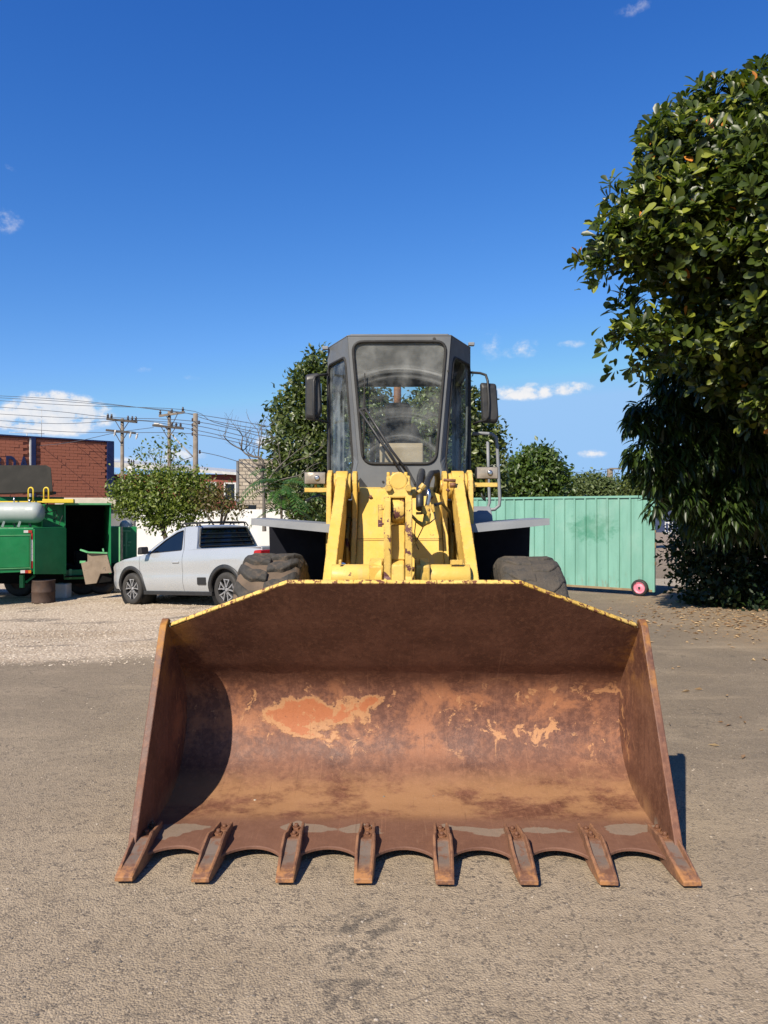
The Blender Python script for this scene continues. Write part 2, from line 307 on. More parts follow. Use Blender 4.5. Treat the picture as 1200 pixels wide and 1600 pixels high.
    tt.links.new(col, b.inputs['Base Color']); tt.links.new(mrange(tt, mid, .3, .7, .48, .72), b.inputs['Roughness']); b.inputs['Metallic'].default_value = .0
    b.inputs['Specular IOR Level'].default_value = .35
    h = mth(tt, 'ADD', mth(tt, 'MULTIPLY', fine, .5), mth(tt, 'ADD', mth(tt, 'MULTIPLY', tan, .35), mid)); tt.links.new(nd(tt, 'ShaderNodeBump', {'Strength': .35, 'Distance': .012, 'Height': h}).outputs[0], b.inputs['Normal'])
bucketmat()
pm('rust_steel', (.12, .05, .03), (.25, .11, .05), 9, .62, .0, .35, 60, c2=(.36, .17, .06), th2=.57, s2=14, sharp2=.08)
def toothmat():
    m, tt, b = newmat('tooth_steel'); co = obco(tt); sp = nd(tt, 'ShaderNodeSeparateXYZ', {0: co}).outputs; oi = nd(tt, 'ShaderNodeObjectInfo').outputs['Random']
    off = nd(tt, 'ShaderNodeVectorMath', {0: co, 1: nd(tt, 'ShaderNodeCombineXYZ', {0: mth(tt, 'MULTIPLY', oi, 40.0), 1: oi, 2: 0.0}).outputs[0]}, operation='ADD').outputs[0]; n = noi(tt, off, 16, 8, .7); f = noi(tt, off, 70, 6, .7)
    col = mix(tt, mrange(tt, n, .35, .65), (.17, .078, .045), (.30, .145, .075)); col = mix(tt, mth(tt, 'MULTIPLY', mrange(tt, f, .55, .65), .5), col, (.08, .045, .032))
    gr = mth(tt, 'MULTIPLY', mth(tt, 'MULTIPLY', mrange(tt, mth(tt, 'ABSOLUTE', sp[0]), .030, .022), mrange(tt, sp[1], .05, .02)), mth(tt, 'MULTIPLY', mrange(tt, sp[1], -.20, -.12), mrange(tt, n, .35, .52))); col = mix(tt, mth(tt, 'MULTIPLY', gr, .85), col, (.15, .125, .105))
    tip = mth(tt, 'MULTIPLY', mrange(tt, sp[1], -.10, -.21), mrange(tt, n, .42, .58)); col = mix(tt, mth(tt, 'MULTIPLY', tip, .8), col, (.42, .19, .065))
    tt.links.new(col, b.inputs['Base Color']); b.inputs['Roughness'].default_value = .58; tt.links.new(nd(tt, 'ShaderNodeBump', {'Strength': .5, 'Distance': .006, 'Height': n}).outputs[0], b.inputs['Normal'])
toothmat()
pm('cab_grey', (.125, .13, .135), (.15, .155, .158), 3, .5, .0, .05, 40, c2=(.16, .16, .155), th2=.63, s2=5, sharp2=.12)
pm('fender_grey', (.20, .208, .22), (.25, .258, .27), 3, .5, 0, .05, 40)
pm('navy_panel', (.006, .007, .013), (.009, .010, .017), 3, .7, 0, spec=.2)
pm('rubber', (.016, .015, .014), (.030, .028, .026), 6, .7, 0, .2, 60)
pm('black_plastic', (.02, .02, .021), (.035, .034, .034), 6, .5, 0)
pm('tyre_dusty', (.10, .072, .05), (.17, .118, .078), 5, .85, 0, .4, 40, c2=(.060, .055, .048), th2=.55, s2=4, sharp2=.1)
pm('tyre_lug', (.038, .035, .031), (.062, .055, .046), 7, .85, 0, .45, 50, c2=(.13, .095, .066), th2=.54, s2=6, sharp2=.14)
pm('tyre_worn', (.062, .053, .043), (.095, .078, .06), 7, .9, 0, .6, 45, c2=(.055, .05, .043), th2=.56, s2=9, sharp2=.1)
pm('dark_inside', (.012, .012, .013), (.02, .02, .021), 3, .8, 0)
pm('seat_grey', (.035, .038, .045), (.05, .053, .06), 5, .8, 0, .2, 90)
pm('beige_box', (.33, .25, .17), (.42, .33, .24), 4, .8, 0, .2, 60)
pm('chrome', (.6, .6, .6), (.7, .7, .7), 6, .25, 1.0)
pm('lamp_lens', (.30, .25, .19), (.42, .36, .29), 9, .22, .25, .05, 60)
pm('hose', (.018, .018, .018), (.03, .03, .03), 12, .5, 0)
glassmat('windshield', (.90, .95, .94), .13, (.50, .51, .49), .6, True); glassmat('side_glass', (.80, .86, .86), .22, (.42, .46, .47), .8); glassmat('rear_glass', (.85, .9, .9), .12, (.5, .5, .48), .5)
# ================================================================ GROUND
def groundmat():
    m, tt, b = newmat('ground_dirt'); co = obco(tt); sp = nd(tt, 'ShaderNodeSeparateXYZ', {0: co}).outputs; x, y, z = sp
    n_big = noi(tt, co, .35, 6, .6); n_mid = noi(tt, co, 1.6, 8, .65); n_f = noi(tt, co, 14, 8, .7); n_ff = noi(tt, co, 60, 6, .7)
    # dusty old asphalt
    col = mix(tt, mrange(tt, n_mid, .3, .7), (.315, .245, .166), (.405, .318, .220))
    # right hand side is barer, darker asphalt
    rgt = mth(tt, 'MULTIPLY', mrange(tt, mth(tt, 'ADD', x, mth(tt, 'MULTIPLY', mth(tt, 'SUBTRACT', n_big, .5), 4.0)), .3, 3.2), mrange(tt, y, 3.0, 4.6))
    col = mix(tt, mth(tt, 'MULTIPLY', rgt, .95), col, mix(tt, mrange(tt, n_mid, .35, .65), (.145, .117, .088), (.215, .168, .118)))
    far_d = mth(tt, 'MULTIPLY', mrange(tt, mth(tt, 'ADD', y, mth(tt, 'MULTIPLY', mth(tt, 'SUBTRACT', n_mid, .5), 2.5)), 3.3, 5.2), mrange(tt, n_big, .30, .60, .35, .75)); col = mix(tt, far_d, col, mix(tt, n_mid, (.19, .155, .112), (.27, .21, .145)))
    dst = mrange(tt, noi(tt, mapv(tt, co, (1, 1.2, 1), (7, 3, 0)), .8, 7, .6, .3), .48, .66); col = mix(tt, mth(tt, 'MULTIPLY', dst, .35), col, (.43, .342, .235))
    agg = nd(tt, 'ShaderNodeTexVoronoi', {'Vector': co, 'Scale': 120.0}); ac = nd(tt, 'ShaderNodeSeparateColor', {0: agg.outputs['Color']}).outputs[0]
    col = mix(tt, mth(tt, 'MULTIPLY', mrange(tt, ac, .62, .75), mrange(tt, n_f, .40, .58)), col, (.185, .148, .11))
    col = mix(tt, mth(tt, 'MULTIPLY', mrange(tt, ac, .24, .12), .28), col, (.44, .36, .265))
    agg2 = nd(tt, 'ShaderNodeTexVoronoi', {'Vector': co, 'Scale': 38.0}); ac2 = nd(tt, 'ShaderNodeSeparateColor', {0: agg2.outputs['Color']}).outputs[1]
    col = mix(tt, mth(tt, 'MULTIPLY', mth(tt, 'MULTIPLY', mrange(tt, ac2, .84, .94), mrange(tt, n_mid, .42, .60)), mrange(tt, agg2.outputs['Distance'], .5, .3)), col, (.15, .122, .095))
    col = mix(tt, mth(tt, 'MULTIPLY', mrange(tt, n_f, .55, .72), .4), col, (.18, .14, .10))
    # oil / bitumen stains
    stn = mrange(tt, noi(tt, mapv(tt, co, (1, .8, 1), (5.3, 2.2, 0)), 1.1, 9, .66, .4), .60, .68); col = mix(tt, mth(tt, 'MULTIPLY', stn, mrange(tt, n_f, .42, .55, .15, .6)), col, (.13, .108, .082))
    sx = mth(tt, 'MULTIPLY', mrange(tt, mth(tt, 'ABSOLUTE', mth(tt, 'ADD', x, .10)), .22, .04), mrange(tt, y, 3.4, 3.0)); col = mix(tt, mth(tt, 'MULTIPLY', sx, mrange(tt, n_f, .50, .56, 0, .6)), col, (.10, .088, .073))
    # dark blots right of the middle, dusty wheel tracks
    bl = mrange(tt, noi(tt, mapv(tt, co, (1.0, 1.6, 1), (1.7, 6.1, 0)), 2.6, 8, .7, .3), .63, .68); col = mix(tt, mth(tt, 'MULTIPLY', bl, mrange(tt, n_f, .40, .56, .1, .65)), col, (.115, .098, .078))
    trk = mrange(tt, noi(tt, mapv(tt, co, (.35, 2.4, 1), (0, 3, 0)), 1.1, 7, .62, .2), .54, .68); col = mix(tt, mth(tt, 'MULTIPLY', trk, .38), col, (.42, .33, .225))
    crk = nd(tt, 'ShaderNodeTexVoronoi', {'Vector': nd(tt, 'ShaderNodeVectorMath', {0: co, 1: nd(tt, 'ShaderNodeTexNoise', {'Vector': co, 'Scale': 2.5, 'Detail': 6.0}).outputs[1]}, operation='ADD').outputs[0], 'Scale': .62}, feature='DISTANCE_TO_EDGE').outputs['Distance']
    crm = mth(tt, 'MULTIPLY', mrange(tt, crk, .007, .002), mrange(tt, n_big, .47, .56)); col = mix(tt, mth(tt, 'MULTIPLY', crm, .6), col, (.10, .085, .068))
    # pale gravel at the left behind
    edge = mth(tt, 'SUBTRACT', mth(tt, 'ADD', y, mth(tt, 'MULTIPLY', mth(tt, 'SUBTRACT', n_mid, .5), 1.5)), mth(tt, 'ADD', mth(tt, 'MULTIPLY', x, .22), 9.1))
    gv = mth(tt, 'MULTIPLY', mrange(tt, edge, 0.0, .55), mrange(tt, mth(tt, 'ADD', x, mth(tt, 'MULTIPLY', n_big, 2.0)), 3.2, 1.2)); gv = mth(tt, 'MULTIPLY', gv, mrange(tt, y, 60, 36))
    vg = nd(tt, 'ShaderNodeTexVoronoi', {'Vector': co, 'Scale': 26.0}); vgc = nd(tt, 'ShaderNodeSeparateColor', {0: vg.outputs['Color']}).outputs[0]
    gcol = mix(tt, vgc, (.50, .40, .29), (.72, .60, .46)); gcol = mix(tt, mrange(tt, vg.outputs['Distance'], .42, .62), gcol, (.42, .33, .235))
    gcol = mix(tt, mth(tt, 'MULTIPLY', mrange(tt, noi(tt, mapv(tt, co, (.5, 1.3, 1), (2, 1, 0)), .9, 8, .62), .55, .64), .8), gcol, (.20, .165, .13))
    gcol = mix(tt, mth(tt, 'MULTIPLY', mrange(tt, noi(tt, mapv(tt, co, (.4, 1.2, 1), (9, 4, 0)), .8, 6, .6), .5, .62), .7), gcol, (.42, .32, .215))
    col = mix(tt, gv, col, gcol)
    # trodden leaf crumbs and sand near the right hand trees
    lt = mth(tt, 'MULTIPLY', mrange(tt, x, 3.6, 5.2), mth(tt, 'MULTIPLY', mrange(tt, y, 8.3, 10), mrange(tt, y, 17, 14))); col = mix(tt, mth(tt, 'MULTIPLY', lt, mrange(tt, n_f, .42, .62)), col, (.34, .235, .135))
    far = mth(tt, 'MULTIPLY', mrange(tt, y, 20, 30), mrange(tt, x, 0, 3)); col = mix(tt, mth(tt, 'MULTIPLY', far, .6), col, (.34, .26, .20))
    pth = mth(tt, 'MULTIPLY', mrange(tt, mth(tt, 'ABSOLUTE', mth(tt, 'SUBTRACT', y, 18.1)), 1.1, .8), mrange(tt, x, 5.3, 6.0)); col = mix(tt, mth(tt, 'MULTIPLY', pth, .8), col, (.42, .37, .29))
    tt.links.new(col, b.inputs['Base Color']); b.inputs['Roughness'].default_value = .93; b.inputs['Specular IOR Level'].default_value = .2
    h = mth(tt, 'ADD', mth(tt, 'MULTIPLY', n_f, 1.1), mth(tt, 'ADD', mth(tt, 'MULTIPLY', n_ff, .55), mth(tt, 'MULTIPLY', agg.outputs['Distance'], -.5))); h = mth(tt, 'ADD', h, mth(tt, 'MULTIPLY', mth(tt, 'MULTIPLY', vg.outputs['Distance'], gv), -1.6))
    tt.links.new(nd(tt, 'ShaderNodeBump', {'Strength': .62, 'Distance': .016, 'Height': h}).outputs[0], b.inputs['Normal'])
groundmat()
xs = sorted(set([-900, -400, -200, -100, -60, -40, -30] + [round(-25 + .5 * i, 2) for i in range(101)] + [30, 40, 60, 100, 200, 400, 900])); ys = [-300, -100, -40, -15, -6, -2] + [round(.5 * i, 2) for i in range(81)] + [45, 50, 60, 80, 110, 160, 250, 500, 1500]
g = MB(); g.grid([[(x, y, gz(x, y) + .012 * mnoise.noise(Vector((x * .5, y * .5, 0)))*(1 if 8 < y < 60 else 0)) for x in xs] for y in ys])
tag(g.build('ground', MATS['ground_dirt'], fix=False), kind='structure')
# loose stones
def pebble_mesh(n, pos, smin, smax, name, mat, flat=.6, power=2.2):
    ico = [(0, 0, 1), (.9, 0, .3), (.28, .86, .3), (-.73, .53, .3), (-.73, -.53, .3), (.28, -.86, .3), (.73, .53, -.4), (-.28, .86, -.4), (-.9, 0, -.4), (-.28, -.86, -.4), (.73, -.53, -.4)]
    fc = [(0, 1, 2), (0, 2, 3), (0, 3, 4), (0, 4, 5), (0, 5, 1), (1, 6, 2), (2, 7, 3), (3, 8, 4), (4, 9, 5), (5, 10, 1), (2, 6, 7), (3, 7, 8), (4, 8, 9), (5, 9, 10), (1, 10, 6)]
    vs = []; fs = []
    for k in range(n):
        x, y = pos(); s = smin + (smax - smin) * random.random() ** power; o = len(vs); a = random.random() * 6.28; e = .7 + .6 * random.random(); ca, sa = math.cos(a), math.sin(a); zz = gz(x, y)
        for v in ico:
            j = .75 + .5 * random.random(); px, py = v[0] * s * j, v[1] * s * e * j; vs.append((x + px * ca - py * sa, y + px * sa + py * ca, zz + s * flat * (v[2] * j * .8 + .3)))
        fs += [tuple(i + o for i in f) for f in fc]
    me = bpy.data.meshes.new(name); me.from_pydata(vs, [], fs); me.materials.append(mat); o = bpy.data.objects.new(name, me); COL.objects.link(o); return o
def stonemat(name, a, b_, c):
    m, tt, b = newmat(name); r = nd(tt, 'ShaderNodeNewGeometry').outputs['Random Per Island']
    tt.links.new(mix(tt, mrange(tt, r, .5, 1, smooth=False), mix(tt, mrange(tt, r, 0, .5, smooth=False), a, b_), c), b.inputs['Base Color']); b.inputs['Roughness'].default_value = .9
stonemat('stone_mix', (.11, .095, .08), (.25, .20, .15), (.45, .38, .30)); stonemat('stone_pale', (.28, .22, .165), (.50, .41, .31), (.66, .57, .46)); stonemat('litter', (.24, .13, .06), (.38, .24, .12), (.50, .36, .20))
def near():
    while True:
        y = 1.9 + 6.6 * random.random() ** 1.6; x = random.uniform(-.56, .56) * y
        if not (abs(x - .1) < 1.42 and y > 3.45): return x, y
def gra():
    while True:
        y = 8.3 + 9 * random.random() ** 1.5; x = random.uniform(-9.5, .5)
        if y > 9.1 + .22 * x - .3 + random.random() and x > -.6 * y: return x, y
tag(pebble_mesh(9000, near, .0012, .0075, 'loose_grit', MATS['stone_mix'], power=3.5), 'fine loose stones scattered on the worn asphalt in front', 'gravel', kind='stuff')
tag(pebble_mesh(22000, gra, .004, .017, 'gravel', MATS['stone_pale'], power=2.0), 'pale crushed gravel spread at the left behind the loader', 'gravel', kind='stuff')
def litter(n):
    vs = []; fs = []
    for k in range(n):
        if k % 14 == 0: y = 5 + 8 * random.random(); x = random.uniform(2.0, .55 * y + .3)
        else: x = random.gauss(5.6, 1.1); y = random.gauss(11.6, 1.0)
        if x < 1.9: x += 2.5
        L = random.uniform(.03, .11); w = L * random.uniform(.25, .45); a = random.random() * 6.28; ca, sa = math.cos(a), math.sin(a); o = len(vs); h = random.uniform(.006, .03)
        for u, v, q in ((-.5, 0, .3), (-.1, .5, 1), (.5, 0, .2), (-.1, -.5, .7), (-.05, 0, .1)):
            px, py = u * L, v * w; vs.append((x + px * ca - py * sa, y + px * sa + py * ca, .004 + h * q))
        fs += [(o, o + 4, o + 1), (o + 1, o + 4, o + 2), (o + 2, o + 4, o + 3), (o + 3, o + 4, o)]
    me = bpy.data.meshes.new('leaf_litter'); me.from_pydata(vs, [], fs); me.materials.append(MATS['litter']); o = bpy.data.objects.new('leaf_litter', me); COL.objects.link(o); return o
tag(litter(800), 'dry brown fallen leaves strewn beside the dark trees at right', 'leaf litter', kind='stuff')

# ================================================================ WHEEL LOADER
LD = empty('wheel_loader', (.115, 5.2, 0), -.0123)
tag(LD, 'yellow articulated wheel loader with grey cab and wide rusty toothed bucket lowered to the ground', 'wheel loader')
M = MATS
def L(x, D, z): return (x, D - 5.2, z)
def PL(px, py, D):            # pixel at depth D -> loader local point
    w = P(px, py, D); c, s = math.cos(.0123), math.sin(.0123); dx, dy = w.x - .115, w.y - 5.2
    return Vector((dx * c - dy * s, dx * s + dy * c, w.z))
# ---- bucket shell
prof = [(3.79, .0635), (3.95, .068), (4.12, .082)] + [tuple(p) for p in catmull([(4.12, .082), (4.29, .135), (4.42, .24), (4.49, .37), (4.512, .50), (4.495, .62), (4.44, .71), (4.36, .79), (4.25, .905), (4.13, 1.03)], 5)[1:]]
HW = 1.268
def offs(pr, d):
    out = []
    for i, p in enumerate(pr):
        a = Vector(pr[max(i - 1, 0)]); b = Vector(pr[min(i + 1, len(pr) - 1)]); tg = (b - a).normalized(); out.append((p[0] + tg.y * d, p[1] - tg.x * d))
    return out
pout = offs(prof, .028)
b = MB(); nx = 30; X_ = [-HW + 2 * HW * i / nx for i in range(nx + 1)]
def dent(x, D, z): return .006 * mnoise.noise(Vector((x * 2.3, D * 2, z * 2.6))) + .003 * mnoise.noise(Vector((x * 7, D * 6, z * 7)))
b.grid([[L(x, D - (dent(x, D, z) if 3.9 < D and z < .95 else 0), z) for x in X_] for D, z in prof])
bk = b.build('bucket', M['bucket_rust'], LD)
b = MB(); b.grid([[L(x, D, z) for x in (-HW, HW)] for D, z in pout[4:]], smooth=False); b.build('bucket_back', M['yellow_worn'], bk)
# seam weld on the upper plate
# side plates
for s in (-1, 1):
    poly = [(3.585, .012), (3.60, .06), (4.105, 1.045), (4.15, 1.075), (4.185, 1.06)] + [p for p in pout[::-1][1:]] ; poly = [q for q in poly if q[1] > -.02] + [(3.62, .008)]
    x0 = s * HW; b = MB(); b.px(poly, x0, x0 + s * .038); b.build('bucket_side_plate', M['bucket_rust'], bk, bevel=.005)
# spill guard
gp = [(-1.24, 0), (1.24, 0), (.585, 1), (-.585, 1)]
def gfn(p, q, tt): return L(p, 4.13 - .238 * q + tt * .72, 1.03 + .256 * q + tt * .68)
b = MB(); b.prism(gp, gfn, 0, .022); b.build('spill_guard', M['bucket_rust'], bk)
b = MB()
pts = [(-1.25, 0.02), (-.59, 1.0), (.59, 1.0), (1.25, 0.02)]
for i in range(3):
    (p0, q0), (p1, q1) = pts[i], pts[i + 1]; N = 14; prev = None
    for k in range(N):
        a = k / N; e = (k + 1) / N; A = Vector(gfn(p0 + (p1 - p0) * a, q0 + (q1 - q0) * a, .012)); B = Vector(gfn(p0 + (p1 - p0) * e, q0 + (q1 - q0) * e, .012)); b.bar(A, B, .024, .009 + .003 * random.random(), up=(0, -.7, .7))
b.build('spill_guard_edge', M['yellow_edge'], bk, bevel=.003)
for s in (-1, 1):
    b = MB(); b.px([(4.22, .98), (4.18, 1.18), (4.30, 1.262), (4.46, 1.24), (4.60, .9)], s * .43, s * .47); b.px([(4.22, .98), (4.18, 1.10), (4.30, 1.262), (4.46, 1.20), (4.60, .9)], s * .60, s * .64); b.px([(4.23, 1.0), (4.19, 1.15), (4.31, 1.245), (4.33, 1.20)], s * .47, s * .60); b.build('hinge_bracket', M['yellow_worn'], bk, bevel=.006)
# cutting edge with scallops between the teeth
TX = [-1.25 + .357 * i for i in range(8)]
edge = []; N = 140
for i in range(N + 1):
    x = -HW + 2 * HW * i / N; k = max(0, min(6, int((x - TX[0]) / .357))) ; u = (x - TX[0] - .357 * k) / .357
    d = .0 if (x < TX[0] or x > TX[-1]) else .115 * max(0, math.sin(math.pi * min(max((u - .1) / .8, 0), 1))) ** .6
    edge.append((x, 3.535 + d))
b = MB(); b.grid([[L(x, D + .06, .040) for x, D in edge], [L(x, D, .044) for x, D in edge], [L(x, D, .054) for x, D in edge], [L(x, D + .006, .058) for x, D in edge], [L(x, 3.81, .0675) for x, D in edge]], smooth=False); b.build('cutting_edge', M['bucket_rust'], bk)
# teeth
def tooth():
    b = MB(); w = .052
    st = [(-.235, .016, .036, .040), (-.20, .010, .048, .042), (-.06, .006, .088, .047), (.04, .006, .118, .046), (.06, .035, .118, .044), (.10, .060, .108, .040), (.235, .062, .100, .037)]   # y, zbottom, ztop, halfw
    rows = []
    for y, zb, zt, hw in st:
        r = .018 if -.21 < y < .05 else .006; rec = .022 if -.18 < y < .045 else (.0 if y < 0 else .024)
        rows.append([(-hw, y, zb), (-hw, y, zt - r * .3), (-hw + .008, y, zt), (-hw + .013, y, zt), (-hw + .018, y, zt - rec), (hw - .018, y, zt - rec), (hw - .013, y, zt), (hw - .008, y, zt), (hw, y, zt - r * .3), (hw, y, zb)])
    b.grid(rows, smooth=False); b.add(rows[0], [tuple(range(10))]); b.add(rows[-1], [tuple(range(10))[::-1]])
    n = len(st); bot = [r[0] for r in rows] + [r[-1] for r in rows]; b.add(bot, [(i, i + 1, n + i + 1, n + i) for i in range(n - 1)])
    return b
def bolt():
    b = MB(); b.cyl((0, 0, 0), (0, 0, .018), .021, n=6, smooth=False); b.cyl((0, 0, .018), (0, 0, .036), .012, .009, n=10); return b
T0 = None
for i, x in enumerate(TX):
    if T0 is None: o = T0 = tooth().build('tooth', M['tooth_steel'], LD, bevel=.003)
    else: o = T0.copy(); COL.objects.link(o)
    o.location = L(x + random.uniform(-.006, .006), 3.605 + random.uniform(-.008, .008), .0); o.rotation_euler = (random.uniform(-.012, .0), random.uniform(-.02, .02), random.uniform(-.03, .03))
    for k, yy in enumerate((.105, .20)):
        if i == 0 and k == 0: B0 = bt = bolt().build('bolt', M['rust_steel'], o, bevel=.002)
        else: bt = B0.copy(); COL.objects.link(bt)
        bt.parent = o; bt.location = (random.uniform(-.004, .004), yy, .082 - k * .006); bt.rotation_euler = (.05, 0, random.random()); bt.scale = (1, 1, random.uniform(.6, 1.0))
# pebbles and soil left in the bucket
def inb():
    x = random.uniform(-1.2, 1.2); y = random.uniform(3.75, 4.2); return x, y
vs = MB()
for k in range(170):
    x, D = inb(); zz = .05 + max(0, D - 3.95) * .12 + (max(0, D - 4.1) * .2); r = .0025 + .009 * random.random() ** 4; vs.lathe([(0, r * .8), (r * .8, r * .5), (r, 0), (r * .7, -r * .4)], L(x, D, zz), (0, 0, 1), 6)
tag(vs.build('bucket_grit', M['stone_mix'], bk, fix=False), kind='stuff')
# ---- front frame / hood
hp = [(6.50, 1.86), (6.44, 1.845), (6.12, 1.435), (5.78, 1.05), (5.74, .85), (6.5, .6), (6.9, .6), (6.9, 1.80)]
b = MB(); b.px(hp, -.345, .345); fr = b.build('front_frame', M['yellow'], LD, bevel=.02, segs=3)
b = MB(); b.bar(L(-.34, 6.095, 1.437), L(.34, 6.095, 1.437), .004, .004); b.build('hood_joint', M['dark_inside'], fr)
for (x, D, z) in [(-.24, 6.372, 1.77), (.26, 6.372, 1.77), (-.24, 5.895, 1.20), (-.12, 5.912, 1.21), (.10, 5.905, 1.21), (.24, 5.895, 1.20), (.17, 5.90, 1.205)]: 
    b = MB(); b.cyl(L(x, D, z), L(x, D - .012, z + .012), .016, .012, n=8); b.build('hood_bolt', M['rust_steel'], fr)
b = MB(); b.px([(6.0, .55), (6.9, .55), (6.9, 1.0), (6.0, 1.0)], -.5, .5); b.build('axle_carrier', M['yellow'], fr)
# ---- arm towers
for s in (-1, 1):
    prof_t = [(6.52, .7), (6.0, .7), (6.06, 1.3), (6.10, 1.78), (6.12, 1.90), (6.17, 1.965), (6.25, 1.99), (6.36, 1.975), (6.44, 1.90), (6.50, 1.7)]
    inner = [(6.52, .7), (5.80, .85), (5.84, 1.05), (6.08, 1.40), (6.20, 1.60), (6.20, 1.88), (6.22, 1.965), (6.29, 1.985), (6.38, 1.965), (6.44, 1.90), (6.50, 1.7)]
    b = MB(); b.px(inner, s * .345, s * .385); b.px(prof_t, s * .545, s * .585); b.cyl(L(s * .33, 6.27, 1.86), L(s * .60, 6.27, 1.86), .05, n=18); b.px([(6.45, .8), (6.5, .8), (6.5, 1.75), (6.45, 1.75)], s * .385, s * .545)
    for xx in (.395, .515): b.cyl(L(s * xx, 6.27, 1.86), L(s * (xx + .03), 6.27, 1.86), .105, n=24)
    b.build('arm_tower', M['yellow'], LD, bevel=.006)
# ---- lift arms
cl = catmull([(6.27, 1.87), (5.95, 1.60), (5.60, 1.27), (5.30, .93), (4.98, .52), (4.68, .30)], 4); wd = [.11, .125, .14, .15, .14, .11]
for s in (-1, 1):
    up = []; lo = []
    for i, p in enumerate(cl):
        a = cl[max(i - 1, 0)]; c = cl[min(i + 1, len(cl) - 1)]; tg = (c - a).normalized(); nrm = Vector((-tg.y, tg.x)); q = i / (len(cl) - 1) * (len(wd) - 1); k = min(int(q), len(wd) - 2); w_ = wd[k] + (wd[k + 1] - wd[k]) * (q - k)
        up.append(tuple(p - nrm * w_)); lo.append(tuple(p + nrm * w_))
    poly = up + lo[::-1]; b = MB(); x0 = s * (.47 if s < 0 else .47)
    # arms splay a little wider toward the bucket
    def afn(p, q, tt, s=s, x0=x0): return L(x0 + tt + s * max(0, (6.0 - p)) * .045, p, q)
    b.prism(poly, afn, -.042, .042)
    b.cyl(L(x0 - .05, 6.27, 1.86), L(x0 + .05, 6.27, 1.86), .125, n=24)
    arm = b.build('lift_arm', M['yellow'], LD, bevel=.006)
    b = MB(); b.cyl(L(s * .60, 6.27, 1.86), L(s * .615, 6.27, 1.86), .045, n=12); b.build('pivot_cap', M['yellow'], arm, bevel=.003)
    b = MB(); b.px([(5.30, 1.285), (5.312, 1.285), (5.312, 1.32), (5.30, 1.32)], x0 - s * .04, x0 - s * (.13 if s > 0 else .06)); b.build('arm_lug', M['yellow'], arm, bevel=.003)
    # lift cylinder between tower and arm
    b = MB(); b.cyl(L(s * .425, 6.40, .98), L(s * .425, 5.88, 1.16), .058, n=18); b.cyl(L(s * .425, 5.90, 1.155), L(s * .425, 5.83, 1.18), .07, n=18); lc = b.build('lift_cylinder', M['yellow_worn'], LD)
    b = MB(); b.cyl(L(s * .425, 5.84, 1.175), L(s * .425, 5.62, 1.25), .032, n=14); b.build('cylinder_rod', M['chrome'], lc)
    # hoses behind the arm
    b = MB(); b.tube([L(s * .43, 6.40, 1.05), L(s * .42, 6.25, 1.25), L(s * .43, 6.30, 1.45), L(s * .42, 6.42, 1.6)], .017, 8); b.tube([L(s * .47, 6.40, 1.0), L(s * .48, 6.22, 1.2), L(s * .47, 6.28, 1.5), L(s * .46, 6.4, 1.7)], .015, 8); b.build('hydraulic_hose', M['yellow_worn'], LD)
# ---- cross tube
for s in (-1, 1):
    b = MB(); c0 = s * .48
    b.cyl(L(c0, 5.36, 1.195), L(s * .20, 5.36, 1.195), .09, n=28); b.cyl(L(s * .205, 5.36, 1.195), L(s * .13, 5.36, 1.195), .092, .13, n=28)
    b.build('cross_tube', M['yellow'], LD, bevel=.006)
for xa in (-.22, .10):
    b = MB(); b.px([(5.28, .85), (5.62, .95), (5.55, 1.32), (5.25, 1.28)], xa, xa + .10); b.build('crank_bracket', M['yellow'], LD, bevel=.01)
# ---- bell crank (two plates, knuckle, tilt cylinder)
cp = [(5.13, 1.73), (5.22, 1.78), (5.36, 1.76), (5.46, 1.62), (5.52, 1.25), (5.44, 1.02), (5.10, .78), (4.82, .66), (4.78, .78), (5.02, .98), (5.12, 1.22), (5.10, 1.5)]
b = MB(); b.px(cp, -.115, -.068); b.px(cp, .028, .075); bc = b.build('bell_crank', M['yellow_worn'], LD, bevel=.006)
b = MB(); b.cyl(L(-.115, 5.25, 1.62), L(.075, 5.25, 1.62), .04, n=16); b.cyl(L(-.062, 5.25, 1.66), L(.022, 5.25, 1.66), .088, n=24); b.build('rod_eye', M['yellow_worn'], bc, bevel=.006)
b = MB(); b.px([(5.18, 1.745), (5.20, 1.86), (5.28, 1.90), (5.42, 1.885), (5.46, 1.745), (5.36, 1.735)], -.10, .065); b.cyl(L(-.018, 5.19, 1.86), L(-.018, 5.44, 1.86), .062, n=20); kn = b.build('knuckle', M['yellow'], bc, bevel=.010)
b = MB()
for xx in (-.085, .05): b.cyl(L(xx, 5.20, 1.815), L(xx, 5.155, 1.81), .028, .026, n=6, smooth=False)
for xx in (-.085, -.05, .035): b.cyl(L(xx, 5.3, 1.88), L(xx, 5.3, 1.925), .013, n=8)
b.build('bolt', M['yellow'], kn, bevel=.003)
b = MB(); b.px([(5.20, 1.33), (5.55, 1.05), (5.60, 1.56), (5.22, 1.56)], -.066, .026); b.px([(5.14, 1.06), (5.17, 1.05), (5.17, 1.16), (5.14, 1.16)], -.066, .026); b.build('crank_web', M['yellow'], bc, bevel=.005)
b = MB(); b.px([(5.10, 1.17), (5.30, 1.17), (5.34, 1.26), (5.24, 1.33), (5.12, 1.30)], -.064, .024); b.build('crank_link', M['yellow'], bc, bevel=.012)
b = MB(); b.cyl(L(-.02, 5.34, 1.70), L(-.02, 6.40, 1.50), .065, n=20); b.cyl(L(-.02, 5.5, 1.67), L(-.02, 5.56, 1.66), .08, n=20); b.build('tilt_cylinder', M['yellow'], LD)
